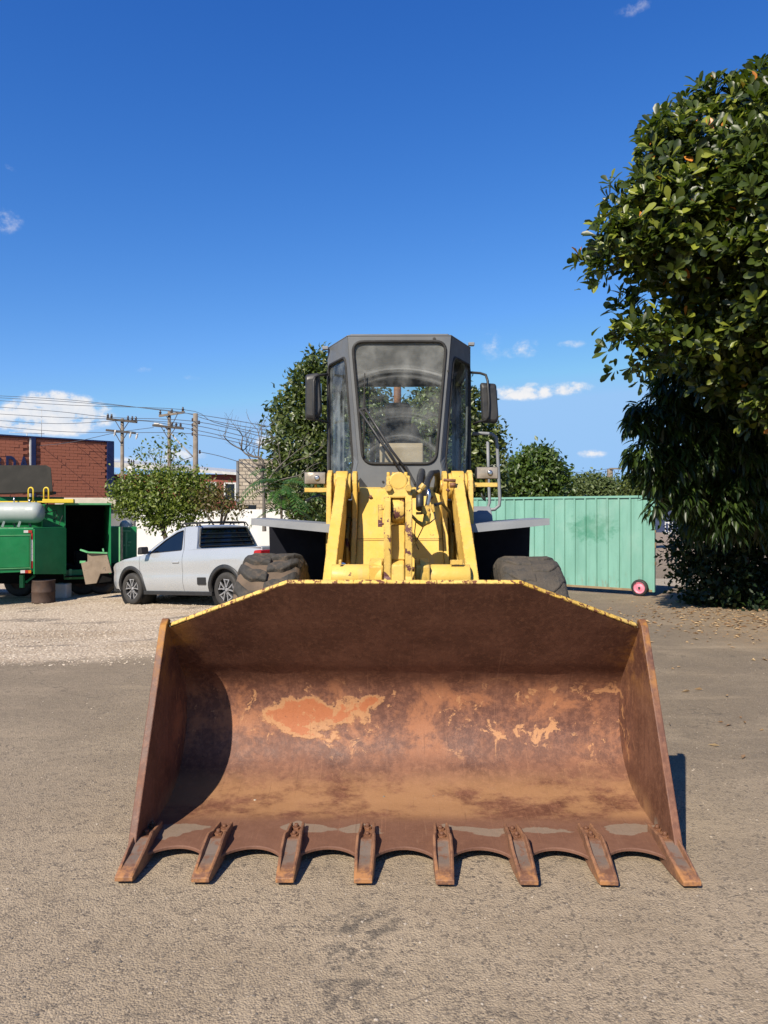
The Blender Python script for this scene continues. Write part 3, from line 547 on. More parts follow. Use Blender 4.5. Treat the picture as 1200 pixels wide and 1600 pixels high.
b = MB(); b.bar(L(-.14, 5.14, 1.70), L(-.14, 5.14, 1.55), .012, .03); b.cyl(L(-.15, 5.14, 1.67), L(-.115, 5.14, 1.67), .008, n=8); b.cyl(L(-.15, 5.14, 1.57), L(-.115, 5.14, 1.57), .008, n=8); b.build('keeper_plate', M['yellow_worn'], bc, bevel=.002)
# hydraulic fittings right of the crank
b = MB()
def q(px, py, D=5.45): return PL(px, py, D)
b.cyl(q(641, 772), q(650, 771), .032, n=12); b.tube([q(650, 771), q(656, 768), q(660, 762), q(663, 757)], .015, 10); b.cyl(q(657, 764), q(663, 757), .022, n=8); b.build('hydraulic_elbow', M['yellow'], LD, bevel=.002); b = MB()
b.box(*[c for pr in zip(q(661, 803), q(672, 789)) for c in sorted(pr)][:0] or (0, 0, 0, 0, 0, 0)) if False else None
p0 = q(666, 797); b.bar(p0 + Vector((-.028, 0, 0)), p0 + Vector((.028, 0, 0)), .06, .06); b.cyl(q(662, 790), q(661, 803), .013, n=8); b.cyl(q(675, 788), q(678, 800), .013, n=8); b.tube([q(650, 802), q(658, 802), q(661, 798)], .010, 8)
b.build('hydraulic_fitting', M['yellow'], LD, bevel=.002)
b = MB(); b.tube([q(641, 803, 5.5), q(652, 815, 5.4), q(660, 820, 5.35), q(666, 815, 5.4), q(668, 803)], [.010, .012, .02, .026, .026], 10); b.build('hydraulic_pipe', M['yellow'], LD)
b = MB(); b.tube([q(669, 764), q(670, 775), q(668, 788), q(667, 794)], .017, 10); b.build('steel_pipe', M['chrome'], LD)
b = MB(); b.tube([q(656, 795, 5.7), q(656, 770, 5.8), q(657, 745, 6.1), q(659, 737, 6.35), q(660, 760, 6.5)], .030, 10); b.tube([q(664, 770, 5.6), q(668, 752, 5.9), q(674, 740, 6.2), q(683, 738, 6.25), q(684, 752, 6.3), q(680, 775, 6.5)], .026, 10)
b.tube([q(668, 810, 5.5), q(662, 822, 5.45), q(652, 842, 5.5), q(643, 860, 5.9)], .004, 6); b.tube([q(650, 812, 5.7), q(648, 830, 5.7), q(649, 848, 5.8), q(654, 858, 5.9)], .004, 6)
b.tube([q(678, 800), q(680, 810), q(673, 816), q(669, 819)], .005, 6); b.tube([q(676, 790, 5.5), q(690, 786, 5.8), q(702, 800, 6.0), q(708, 830, 6.1)], .012, 8); b.build('hydraulic_hose', M['hose'], LD)
b = MB(); b.cyl(q(693, 750, 6.05), q(712, 751, 6.05), .012, n=8); b.cyl(q(703, 758, 6.05), q(712, 758, 6.05), .022, n=10); b.cyl(q(698, 764, 6.05), q(702, 768, 6.05), .012, n=8); b.build('arm_sensor', M['rust_steel'], LD)
# ---- wheels
def wheel(name, worn):
    r = .67; w = .235; root = empty(name)
    tp = [(.32, -.19), (.40, -.225), (.52, -.236), (.60, -.225), (.635, -.195), (.643, -.1), (.645, 0), (.643, .1), (.635, .195), (.60, .225), (.52, .236), (.40, .225), (.32, .19)]
    b = MB(); b.lathe(tp, (0, 0, 0), (1, 0, 0), 48); b.build('tyre', M['tyre_worn' if worn else 'tyre_dusty'], root)
    b = MB(); b.lathe([(.05, .06), (.14, .07), (.16, .02), (.27, .0), (.31, .10), (.345, .19), (.33, .2)], (0, 0, 0), (1, 0, 0), 32)
    b.lathe([(.05, -.06), (.14, -.07), (.16, -.02), (.27, -.0), (.31, -.10), (.345, -.19), (.33, -.2)], (0, 0, 0), (1, 0, 0), 32); b.cyl((-.07, 0, 0), (.07, 0, 0), .06); b.build('rim', M['yellow'], root)
    # lugs: curved blocks running diagonally from shoulder to the centre line
    b = MB(); n = 19 ; lift = .012 if worn else .034; amp = .17
    path = [(-.008, .02), (.05, .05), (.11, .05), (.16, .12), (.205, .22), (.232, .24)]
    rows = []
    for k, (xx, ang) in enumerate(path):
        r0 = .645 if xx < .18 else (.63 if xx < .22 else .585); hw = (.048, .058, .064, .062, .058, .045)[k] / .64; top = r0 + lift * (1.0 if 0 < k < 5 else .85)
        def pt(an, rad, xx=xx): return (xx, -rad * math.cos(an), rad * math.sin(an))
        rows.append([pt(ang - hw, r0 - .02), pt(ang - hw * .86, top), pt(ang + hw * .86, top), pt(ang + hw, r0 - .02)])
    b.grid(rows, smooth=False); b.add(rows[0], [(0, 1, 2, 3)]); b.add(rows[-1], [(3, 2, 1, 0)])
    l0 = None
    for side in (0, 1):
        for i in range(n):
            if l0 is None: o = l0 = b.build('lug', M['tyre_worn' if worn else 'tyre_lug'], root, bevel=.014, segs=3)
            else: o = l0.copy(); COL.objects.link(o); o.parent = root
            o.rotation_euler = ((i + .5 * side) / n * 6.2832 * -1, 0, 0); o.scale = (1 if side else -1, 1, 1)
    return root
def parent_parts(root, par):
    for c in list(root.children): pass
    root.parent = par
WH = []
for s, D, worn in ((-1, 5.92, False), (1, 5.92, True), (-1, 8.75, False), (1, 8.75, True)):
    w_ = wheel('wheel', worn); w_.parent = LD; w_.location = L(s * .97, D, .655); w_.rotation_euler = (random.random(), 0, 0); WH.append(w_)
b = MB(); b.cyl(L(-.8, 5.92, .655), L(.8, 5.92, .655), .12, n=16); b.cyl(L(-.8, 8.75, .655), L(.8, 8.75, .655), .12, n=16); b.build('axle', M['yellow_worn'], LD)
# ---- front fenders
for s in (-1, 1):
    def fx(u): return s * (.50 + u)
    b = MB(); # top plate with turned-down front flange, rising slightly outward
    zi, zo = 1.555, 1.60
    pts = [(fx(-.06), zi), (fx(.06), zi), (fx(.66), zo)]
    for i in range(2):
        (xa, za), (xb, zb) = pts[i], pts[i + 1]
        for (D0, D1, d0, d1, t_) in ((5.98, 6.74, 0, 0, .012),):
            b.add([L(xa, D0, za), L(xb, D0, zb), L(xb, D1, zb), L(xa, D1, za), L(xa, D0, za - t_), L(xb, D0, zb - t_), L(xb, D1, zb - t_), L(xa, D1, za - t_)], [(0, 1, 2, 3), (7, 6, 5, 4), (0, 4, 5, 1), (1, 5, 6, 2), (2, 6, 7, 3), (3, 7, 4, 0)])
        h = .075 if i == 0 else .065; h2 = .07 if i == 0 else .05
        b.add([L(xa, 5.975, za + .001), L(xb, 5.975, zb + .001), L(xb, 5.968, zb - h2), L(xa, 5.968, za - h), L(xa, 5.985, za + .001), L(xb, 5.985, zb + .001), L(xb, 5.98, zb - h2), L(xa, 5.98, za - h)], [(0, 1, 2, 3), (7, 6, 5, 4), (0, 4, 5, 1), (1, 5, 6, 2), (2, 6, 7, 3), (3, 7, 4, 0)])
    fd = b.build('fender', M['fender_grey'], LD, bevel=.003)
    b = MB(); b.add([L(fx(-.05), 6.70, 1.545), L(fx(.64), 6.70, 1.58), L(fx(.63), 6.80, .55), L(fx(-.05), 6.80, .55), L(fx(-.05), 6.72, 1.545), L(fx(.64), 6.72, 1.58), L(fx(.63), 6.82, .55), L(fx(-.05), 6.82, .55)], [(0, 1, 2, 3), (7, 6, 5, 4), (0, 4, 5, 1), (1, 5, 6, 2), (2, 6, 7, 3), (3, 7, 4, 0)])
    b.box(min(fx(.50), fx(.53)), max(fx(.50), fx(.53)), .98, 1.5, .9, 1.57) if False else None
    b.build('fender_panel', M['navy_panel'], fd)
    b = MB(); b.px([(6.05, 1.50), (6.70, 1.50), (6.70, 1.15)], s * .60, s * .615); b.build('fender_stay', M['navy_panel'], fd)
b = MB(); b.px([(6.55, 1.545), (7.15, 1.545), (7.15, 1.70), (6.75, 1.70), (6.62, 1.63)], .50, .80); b.build('step_plate', M['fender_grey'], LD, bevel=.01)
# ---- headlights
for s, pxs, pys in ((-1, 492, 747), (1, 761, 739)):
    c = PL(pxs, pys, 6.2); b = MB(); b.px([(6.19, c.z - .05), (6.19, c.z + .05), (6.30, c.z + .04), (6.33, c.z), (6.30, c.z - .04)], c.x - .088, c.x + .088); hl = b.build('headlight', M['black_plastic'], LD, bevel=.008)
    b = MB(); rr = []
    for iy in range(7):
        rr.append([L(c.x - .082 + .164 * ix / 12, 6.186 - .012 * (1 - ((ix - 6) / 6) ** 2) * (1 - ((iy - 3) / 3) ** 2), c.z - .044 + .088 * iy / 6) for ix in range(13)])
    b.grid(rr); b.build('lens', M['lamp_lens'], hl)
    b = MB(); b.cyl(L(c.x + .02, 6.172, c.z), L(c.x + .02, 6.166, c.z), .022, .012, n=12); b.build('bulb', M['chrome'], hl)
    b = MB(); xi = s * .585; xo = c.x + s * .08; x0, x1 = sorted((xi, xo)); zz = c.z - .085; b.px([(6.16, zz - .03), (6.16, zz + .005), (6.34, zz + .005), (6.34, zz - .005), (6.175, zz - .005), (6.175, zz - .03)], x0, x1); b.cyl(L(c.x, 6.24, zz), L(c.x, 6.24, c.z - .045), .012, n=8); b.build('lamp_bracket', M['yellow'], LD, bevel=.003)
b = MB(); b.tube([PL(510, 777, 6.25), PL(500, 774, 6.3), PL(488, 777, 6.35), PL(478, 782, 6.4)], .008, 8); b.tube([PL(510, 776, 6.25), PL(498, 773, 6.35), PL(485, 779, 6.45), PL(480, 784, 6.5)], .006, 8); b.tube([PL(752, 770, 6.2), PL(754, 778, 6.2), PL(758, 782, 6.2), PL(757, 774, 6.25)], .008, 8); b.build('lamp_cable', M['hose'], LD)
# ---- cab
ZT = 3.16
cab = empty('cab'); cab.parent = LD
FR = [(-.352, 2.05), (-.352, 2.05)]
# front face (x,z) outline
fo = [(-.445, ZT), (-.352, 2.08), (-.375, 1.98), (-.41, 1.86), (-.41, 1.15), (.41, 1.15), (.41, 1.86), (.375, 1.98), (.352, 2.08), (.445, ZT)]
fh = rounded([(-.405, 3.115), (-.312, 2.065), (.312, 2.065), (.405, 3.115)], .10, 6)
b = MB(); plate_hole(b, fo, fh, lambda p, q, tt: L(p, 6.60 + tt, q), .03); b.build('front_panel', M['cab_grey'], cab, bevel=.004)
b = MB(); b.tube([L(p, 6.597, q) for p, q in fh], .013, 8, closed=True); b.build('window_gasket', M['rubber'], cab)
b = MB(); b.add([L(p, 6.612, q) for p, q in fh], [tuple(range(len(fh)))]); b.build('windshield', M['windshield'], cab)
# chamfer faces
def hexx(z):      # corner x of the front face at height z
    for (x0, z0), (x1, z1) in zip([(.445, ZT), (.352, 2.08), (.375, 1.98), (.41, 1.86), (.41, 1.15)], [(.352, 2.08), (.375, 1.98), (.41, 1.86), (.41, 1.15)]):
        if z1 <= z <= z0: return x0 + (x1 - x0) * (z0 - z) / (z0 - z1)
    return .41
for s in (-1, 1):
    # param p: 0 at the front corner, 1 at the rear outer corner (.66, 7.1)
    def cf(p, q, tt, s=s):
        xc = hexx(min(max(q, 1.15), ZT)); x = xc + (.66 - xc) * p; D = 6.60 + .50 * p
        n = Vector((s * .5, -.25, 0)).normalized(); return Vector(L(s * x, D, q)) - n * tt
    zs = [ZT, 2.9, 2.6, 2.3, 2.08, 1.98, 1.86, 1.5, 1.15]
    ow = [(.02, z) for z in zs] + [(1.0, z) for z in zs[::-1]]
    hw = rounded([(.16, 3.0), (.16, 2.10), (.16, 1.93), (.93, 1.93), (.95, 3.0)], .10, 5)
    b = MB(); plate_hole(b, ow, hw, cf, .03); b.build('corner_panel', M['cab_grey'], cab)
    b = MB(); b.tube([cf(p, q, -.002) for p, q in hw], .012, 8, closed=True); b.build('window_gasket', M['rubber'], cab)
    b = MB(); b.add([cf(p, q, .012) for p, q in hw], [tuple(range(len(hw)))]); b.build('window_pane', M['side_glass'], cab)
    # side face
    def sf(p, q, tt, s=s): return L(s * (.66 - tt), p, q)
    hs_ = rounded([(7.18, 3.0), (7.18, 1.75), (8.22, 1.75), (8.22, 3.0)], .1, 5)
    b = MB(); plate_hole(b, [(7.10, ZT), (7.10, 1.15), (8.30, 1.15), (8.30, ZT)], hs_, sf, .04); b.build('door', M['cab_grey'], cab, bevel=.004)
    b = MB(); b.tube([sf(p, q, -.002) for p, q in hs_], .012, 8, closed=True); b.build('window_gasket', M['rubber'], cab)
    b = MB(); b.add([sf(p, q, .02) for p, q in hs_], [tuple(range(len(hs_)))]); b.build('window_pane', M['side_glass'], cab)
hr = rounded([(-.58, 3.0), (-.58, 1.80), (.58, 1.80), (.58, 3.0)], .1, 5)
b = MB(); plate_hole(b, [(-.66, ZT), (-.66, 1.15), (.66, 1.15), (.66, ZT)], hr, lambda p, q, tt: L(p, 8.30 - tt, q), .04); b.build('rear_panel', M['cab_grey'], cab, bevel=.004)
b = MB(); b.add([L(p, 8.28, q) for p, q in hr], [tuple(range(len(hr)))]); b.build('window_pane', M['rear_glass'], cab)
# roof, floor
rf = [(-.445, 6.60), (.445, 6.60), (.66, 7.10), (.66, 8.30), (-.66, 8.30), (-.66, 7.10)]
b = MB(); b.prism(rf, lambda p, q, tt: L(p * (1.004), 7.4 + (q - 7.4) * 1.004, tt), ZT, ZT + .012); b.prism([(p * .95, 7.4 + (q - 7.4) * .95) for p, q in rf], lambda p, q, tt: L(p, q, tt), ZT + .012, ZT + .03); b.build('roof', M['cab_grey'], cab, bevel=.006)
b = MB(); b.prism([(p * .94, 7.45 + (q - 7.45) * .94) for p, q in rf], lambda p, q, tt: L(p, q, tt), ZT - .035, ZT - .005); b.build('headliner', M['seat_grey'], cab)
b = MB(); b.prism([(p * .97, 7.45 + (q - 7.45) * .97) for p, q in rf], lambda p, q, tt: L(p, q, tt), 1.15, 1.19); b.build('cab_floor', M['dark_inside'], cab)
b = MB()
for (px_, py_) in ((508, 544), (736, 538)):
    c = PL(px_, py_, 7.05); b.bar(c + Vector((-.025, 0, 0)), c + Vector((.03, 0, 0)), .05, .03)
b.build('roof_corner_bracket', M['fender_grey'], cab, bevel=.005)  # plain grey brackets at the roof corners, not lamps
b = MB()
for (x, z, r) in ((-.385, 1.90, .011), (-.31, 1.86, .009), (-.14, 1.91, .010), (.30, 3.135, .014), (.42, 2.86, .010)): b.cyl(L(x, 6.602, z), L(x, 6.592, z), r, n=8)
b.build('screw', M['rubber'], cab)
b = MB(); b.add([L(-.40, 6.596, 1.86), L(-.27, 6.596, 1.86), L(-.335, 6.596, 1.945)], [(0, 1, 2)]); b.add([L(.24, 6.596, 1.99), L(.28, 6.596, 1.86), L(.40, 6.596, 1.86), L(.385, 6.596, 1.99)], [(0, 1, 2, 3)]) if False else None; b.build('warning_triangle', M['black_plastic'], cab)
# wipers
b = MB()
pv = L(.095, 6.56, 1.93)
pv = PL(642, 752, 6.55); e1 = PL(561, 640, 6.56); e2 = PL(571, 639, 6.56); m1 = PL(630, 742, 6.55); m2 = PL(641, 742, 6.55)
b.tube([m1, PL(602, 700, 6.545), e1], .011, 8); b.tube([m2, PL(612, 704, 6.545), e2], .011, 8); b.bar(PL(622, 728, 6.545), m1 + Vector((.005, 0, -.01)), .026, .02); b.bar(PL(633, 728, 6.545), m2 + Vector((.005, 0, -.01)), .028, .022); b.bar(e1, PL(573, 638, 6.56), .02, .012); b.bar(PL(640, 741, 6.55), PL(648, 756, 6.54), .026, .02)
b.build('wiper_arm', M['black_plastic'], cab)
b = MB(); b.tube([PL(570, 583, 6.58), PL(569.5, 610, 6.575), PL(569, 640, 6.57), PL(568, 680, 6.575), PL(567.5, 716, 6.58)], [.005, .008, .013, .008, .005], 6); b.build('wiper_blade', M['rubber'], cab)
# interior
b = MB(); rr = []
def cushion(mb, c, w, d, h, lean=0):
    rows = []
    for k in range(9):
        v = k / 8; z = c[2] - h / 2 + h * v; sc = 1 - .28 * abs(2 * v - 1) ** 3.5; row = []
        for i in range(17):
            a = 2 * math.pi * i / 16; cx, cy = math.cos(a), math.sin(a); e = .5
            row.append(L(c[0] + w / 2 * sc * math.copysign(abs(cx) ** e, cx), c[1] + lean * (v - .5) * h + d / 2 * sc * math.copysign(abs(cy) ** e, cy), z))
        rows.append(row)
    mb.grid(rows); mb.add(rows[-1][:-1], [tuple(range(16))], True); mb.add(rows[0][:-1], [tuple(range(16))[::-1]], True)
cushion(b, (.0, 7.75, 2.63), .27, .13, .24, .1); cushion(b, (.0, 7.72, 2.28), .46, .15, .52, .15); cushion(b, (.0, 7.48, 2.0), .5, .5, .16); b.build('seat', M['seat_grey'], cab)
b = MB(); b.lathe([(.185 + .016 * math.cos(a), .016 * math.sin(a)) for a in np.linspace(0, 6.2832, 9)], L(.0, 7.16, 2.19), (0, -.35, .93), 28); b.cyl(L(0, 7.16, 2.19), L(0, 7.0, 1.9), .03, n=10); b.bar(L(-.18, 7.16, 2.19), L(.18, 7.16, 2.19), .03, .02); b.build('steering_wheel', M['black_plastic'], cab)
b = MB(); b.px([(6.86, 1.2), (6.86, 2.23), (6.90, 2.27), (7.06, 2.27), (7.06, 1.2)], -.175, .215); b.px([(6.845, 2.20), (6.845, 2.275), (7.08, 2.285), (7.08, 2.20)], -.18, .22) if False else None; b.build('console', M['beige_box'], cab, bevel=.012)
b = MB(); b.cyl(L(-.24, 6.9, 1.8), L(-.24, 6.9, 2.32), .022, n=12); b.tube([L(.3, 7.2, 1.9), L(.29, 7.0, 2.2), L(.28, 6.95, 2.33)], .012, 8); b.build('control_lever', M['black_plastic'], cab)
# ---- mirrors
for s, poly, D in ((-1, [(477, 585), (499, 582), (503, 640), (497, 657), (477, 655)], 6.95), (1, [(750, 598), (775, 600), (779, 655), (775, 662), (753, 660)], 6.95)):
    pts = rounded([(PL(px_, py_, D).x, PL(px_, py_, D).z) for px_, py_ in poly], .025, 4); b = MB(); n = len(pts); cx = sum(p[0] for p in pts) / n; cz = sum(p[1] for p in pts) / n
    rings = []
    for k, (dd, sc) in enumerate(((.0, .78), (.012, .95), (.03, 1.0), (.06, 1.0))): rings.append([L(cx + (p - cx) * sc, D - .03 + dd, cz + (q_ - cz) * sc) for p, q_ in pts])
    for r0, r1 in zip(rings[:-1], rings[1:]): b.grid([r0 + [r0[0]], r1 + [r1[0]]])
    b.add(rings[0], [tuple(range(n))]); b.add(rings[-1], [tuple(range(n))[::-1]]); mi = b.build('mirror', M['black_plastic'], LD)
    b = MB()
    if s < 0: pth = [PL(512, 585, 7.05), PL(500, 586, 6.98), PL(492, 589, 6.90), PL(490, 597, 6.89), PL(490, 645, 6.89), PL(492, 655, 6.90), PL(500, 657, 6.98), PL(512, 660, 7.05)]
    else: pth = [PL(735, 582, 7.05), PL(750, 583, 7.0), PL(759, 586, 6.92), PL(762, 595, 6.89), PL(764, 630, 6.89), PL(763, 650, 6.89), PL(760, 656, 6.90), PL(748, 659, 7.0), PL(740, 662, 7.05)]
    b.tube(pth, .0115, 8); b.build('mirror_arm', M['black_plastic'], mi)
    b = MB(); b.box(*sorted((L(cx - .065, 0, 0)[0], L(cx + .065, 0, 0)[0])), D - 5.2 + .031, D - 5.2 + .034, cz - .15, cz + .15); b.build('mirror_glass', M['chrome'], mi)
# ---- handrail at right
b = MB(); b.tube([PL(738, 678, 7.15), PL(752, 677, 7.15), PL(768, 678, 7.15), PL(775, 683, 7.15), PL(777, 700, 7.15), PL(781, 780, 7.15), PL(780, 790, 7.15), PL(773, 796, 7.15), PL(742, 798, 7.15)], .016, 10); b.tube([PL(762, 690, 7.15), PL(763, 730, 7.15), PL(765, 785, 7.15), PL(762, 795, 7.15), PL(756, 797, 7.15)], .014, 10); b.build('handrail', M['fender_grey'], LD)
# ---- rear body
b = MB(); b.px([(8.36, 1.0), (8.36, 1.92), (8.6, 2.0), (10.4, 1.92), (10.6, 1.6), (10.65, 1.0)], -.55, .55); hd = b.build('engine_hood', M['yellow'], LD, bevel=.04, segs=3)
b = MB(); b.px([(10.4, .6), (10.9, .6), (10.95, 1.3), (10.6, 1.3)], -.95, .95); b.build('counterweight', M['yellow'], LD, bevel=.04)
b = MB(); b.px([(6.7, .55), (10.6, .55), (10.6, 1.12), (6.7, 1.12)], -.46, .46); b.build('rear_frame', M['dark_inside'], LD)
c = PL(621, 640, 9.0); b = MB(); b.cyl((c.x, c.y, 1.9), (c.x, c.y, 2.9), .10, n=18); b.cyl((c.x, c.y, 2.85), (c.x, c.y, 3.11), .045, n=14); b.build('exhaust_pipe', M['rust_steel'], LD)
for s in (-1, 1):
    b = MB(); arc = [L(s * 1.0, 8.75 + .78 * math.cos(a), .655 + .78 * math.sin(a)) for a in np.linspace(.3, 2.85, 12)]
    b.grid([[(p[0] - .22 * s, p[1], p[2]) for p in arc], [(p[0] + .2 * s, p[1], p[2]) for p in arc]]); o = b.build('rear_fender', M['fender_grey'], LD); md = o.modifiers.new('solid', 'SOLIDIFY'); md.thickness = .02
# ================================================================ PICKUP
pm('car_white', (.46, .48, .50), (.48, .50, .52), 2, .28, .3, 0, coat=.7, rvar=.03, spec=.5); pm('car_black', (.018, .018, .019), (.025, .025, .026), 6, .55, 0)
pm('car_glass', (.004, .006, .012), (.006, .009, .016), 2, .06, 0, spec=.6, rvar=.02); pm('tail_red', (.35, .008, .012), (.42, .01, .015), 8, .2, 0, coat=.5); pm('car_tyre', (.03, .028, .027), (.045, .041, .037), 6, .8, 0)
pm('alloy_silver', (.55, .55, .56), (.62, .62, .63), 5, .35, .8)
cx_f, cx_r = Vector((-4.97, 15.15)), Vector((-2.77, 13.5))
ang = math.atan2(cx_f.y - cx_r.y, cx_f.x - cx_r.x)       # heading (nose direction) in the XY plane
# car local: u = along nose->tail, v = lateral (+v = its left side, facing the camera), z up
hd_ = (cx_f - cx_r).normalized(); lf = Vector((-hd_.y, hd_.x))
CF = cx_f - lf * .0
zf, zr = gz(*cx_f), gz(*cx_r)
cx_f = cx_f - lf * .83
pick = empty('pickup_truck', (cx_f.x, cx_f.y, zf))
tag(pick, 'white single cab pickup truck parked on the gravel with black roof bars', 'pickup truck')
mtx = Matrix(((-hd_.x, lf.x, 0, 0), (-hd_.y, lf.y, 0, 0), (0, 0, 1, 0), (0, 0, 0, 1)))
pick.matrix_world = Matrix.Translation((cx_f.x, cx_f.y, zf)) @ mtx @ Matrix.Rotation(-math.asin((zr - zf) / 2.75), 4, 'Y')
UF = -.83    # nose u
def interp(tab, x):
    for (a, va), (b_, vb) in zip(tab[:-1], tab[1:]):
        if a <= x <= b_: f = (x - a) / (b_ - a) if b_ > a else 0; return va + (vb - va) * f
    return tab[0][1] if x < tab[0][0] else tab[-1][1]
belt = [(-.83, .62), (-.78, .72), (-.6, .80), (-.2, .89), (.38, .965), (.9, .985), (1.55, 1.02), (1.9, 1.035), (3.3, 1.04), (3.66, 1.045)]
wide = [(-.83, .62), (-.75, .72), (-.55, .80), (-.2, .838), (.5, .85), (2.9, .85), (3.4, .835), (3.66, .80)]
def sidept(u, f):     # f 0 bottom .. 1 beltline
    zb = .25 if -.5 < u < 3.3 else .30
    for uw in (0.0, 2.75):
        d = abs(u - uw)
        if d < .385: zb = max(zb, .31 + math.sqrt(max(0, .385 ** 2 - d * d)))
    zt_ = interp(belt, u); z = zb + (zt_ - zb) * f; w_ = interp(wide, u)
    bul = -.05 * max(0, (.45 - z) / .2) ** 1.5 - .055 * max(0, (z - .80) / .25) ** 2 - .012 * math.exp(-((z - .62) / .05) ** 2) + .008 * math.exp(-((z - .86) / .03) ** 2)
    return (u, w_ + bul, z)
def sidepanel(u0, u1, name, sgn, n=None):
    n = n or int((u1 - u0) / .03) + 2; b = MB(); rows = []
    for k in range(13): rows.append([tuple((p[0], p[1] * sgn, p[2])) for p in (sidept(u0 + (u1 - u0) * i / (n - 1), k / 12) for i in range(n))])
    b.grid(rows); return b.build(name, M['car_white'], pick, fix=False)
for sgn in (1, -1):
    sidepanel(-.83, .30, 'front_wing', sgn); dr = sidepanel(.308, 1.60, 'door', sgn); sidepanel(1.608, 3.66, 'bed_side', sgn)
    # arch trims, sill
    for uw in (0.0, 2.75):
        b = MB(); rows = []
        for (rr_, wo) in ((.375, -.03), (.375, .012), (.395, .018), (.45, .012), (.455, -.005)):
            row = []
            for a in np.linspace(-.10, math.pi + .10, 26):
                u = uw + rr_ * math.cos(a); z = .31 + rr_ * math.sin(a); w_ = interp(wide, min(max(u, -.6), 3.5)); row.append((u, (w_ - .05 * max(0, (.45 - z) / .2) ** 1.5 + wo) * sgn, z))
            rows.append(row)
        b.grid(rows); b.build('arch_trim', M['car_black'], pick, fix=False)
        b = MB(); b.lathe([(.40, .0), (.40, -.3), (.02, -.3)], (uw, sgn * (interp(wide, uw) - .03), .31), (0, sgn, 0), 28); b.build('wheel_housing', M['dark_inside'], pick, fix=False)
    b = MB(); b.prism([(.38, .20), (2.37, .20), (2.37, .275), (.38, .275)], lambda p, q, tt: (p, tt, q), sgn * .74, sgn * .83); b.build('sill', M['car_black'], pick, bevel=.01)
    b = MB(); b.prism([(1.32, .80), (1.52, .80), (1.52, .835), (1.32, .835)], lambda p, q, tt: (p, tt, q), sgn * .835, sgn * .872); b.build('door_handle', M['car_white'], dr, bevel=.012)
    b = MB(); b.prism(rounded([(2.02, .40), (2.26, .40), (2.26, .535), (2.02, .535)], .02, 3), lambda p, q, tt: (p, tt, q), sgn * .80, sgn * .862); st = b.build('side_step_frame', M['car_black'], pick, bevel=.006)
    b = MB(); b.prism(rounded([(2.05, .42), (2.23, .42), (2.23, .515), (2.05, .515)], .015, 3), lambda p, q, tt: (p, tt, q), sgn * .855, sgn * .8635); b.build('step_recess', M['dark_inside'], st)
    # mirror
    b = MB(); b.prism(rounded([(.50, .98), (.64, .99), (.62, 1.13), (.52, 1.12)], .03, 4), lambda p, q, tt: (p, tt, q), sgn * .86, sgn * 1.03); b.bar((.6, sgn * .80, 1.0), (.58, sgn * .88, 1.02), .06, .03); b.build('door_mirror', M['car_black'], pick, bevel=.02, segs=3)
    # tail lamp
    b = MB(); b.prism(rounded([(3.46, .74), (3.675, .74), (3.675, 1.0), (3.50, .99)], .03, 4), lambda p, q, tt: (p, tt, q), sgn * .60, sgn * .838); b.build('tail_lamp', M['tail_red'], pick, bevel=.012)
# hood, bed, tail, nose
b = MB(); rows = []
for u in (-.83, -.78, -.6, -.4, -.2, 0, .2, .38):
    p = sidept(u, 1); rows.append([(u, p[1] * f, p[2] + .045 * (1 - f * f) * min(1, (u + .83) / .3)) for f in (-1, -.8, -.5, -.2, 0, .2, .5, .8, 1)])
b.grid(rows); b.build('bonnet', M['car_white'], pick, fix=False)
b = MB(); b.grid([[(-.83, -.62 * 1, .3), (-.88, 0, .3), (-.83, .62, .3)], [(-.83, -.62, .5), (-.90, 0, .5), (-.83, .62, .5)], [(-.83, -.62, .62), (-.87, 0, .66), (-.83, .62, .62)]]); b.build('front_bumper', M['car_white'], pick, fix=False)
b = MB(); b.box(3.64, 3.665, -.80, .80, .45, 1.045); b.build('tailgate', M['car_white'], pick, bevel=.01)
b = MB(); b.box(3.60, 3.72, -.80, .80, .28, .50); b.build('rear_bumper', M['car_black'], pick, bevel=.03)
b = MB(); b.box(1.80, 3.62, -.70, .70, .55, .58); b.box(1.80, 3.62, -.745, -.70, .55, 1.03); b.box(1.80, 3.62, .70, .745, .55, 1.03); b.box(1.75, 1.80, -.745, .745, .55, 1.03); b.build('load_bed', M['car_black'], pick)
b = MB(); b.box(-.75, 3.6, -.72, .72, .24, .52); b.build('underbody', M['dark_inside'], pick)
for sgn in (1, -1):
    b = MB(); b.prism([(1.9, 1.03), (3.64, 1.035), (3.64, 1.055), (1.9, 1.05)], lambda p, q, tt: (p, tt, q), sgn * .71, sgn * .795); b.build('bed_rail', M['car_white'], pick, bevel=.008)
# greenhouse
roofp = [(.38, .965), (.62, 1.10), (.95, 1.28), (1.22, 1.42), (1.38, 1.465), (1.7, 1.495), (2.0, 1.495), (2.15, 1.48)]
def ghw(z): return .80 - (z - .97) * .36
b = MB(); rows = []
for u, z in [(1.10, 1.355), (1.22, 1.415), (1.36, 1.462), (1.48, 1.485), (1.58, 1.493), (1.68, 1.492), (1.76, 1.482), (1.81, 1.46)]:
    w_ = ghw(z - .03); rows.append([(u, w_ * f, z - .035 * abs(f) ** 4) for f in (-1, -.9, -.6, -.3, 0, .3, .6, .9, 1)])
b.grid(rows); b.build('cab_roof', M['car_white'], pick, fix=False)
b = MB(); rows = []
for k in range(7):
    f = k / 6; u = .36 + (1.10 - .36) * f; z = .965 + (1.355 - .965) * f + .02 * math.sin(f * math.pi); w_ = ghw(z) - .02; rows.append([(u - .05 * (1 - g_ * g_), w_ * g_, z) for g_ in (-1, -.6, -.2, .2, .6, 1)])
b.grid(rows); b.build('windscreen', M['car_glass'], pick, fix=False)
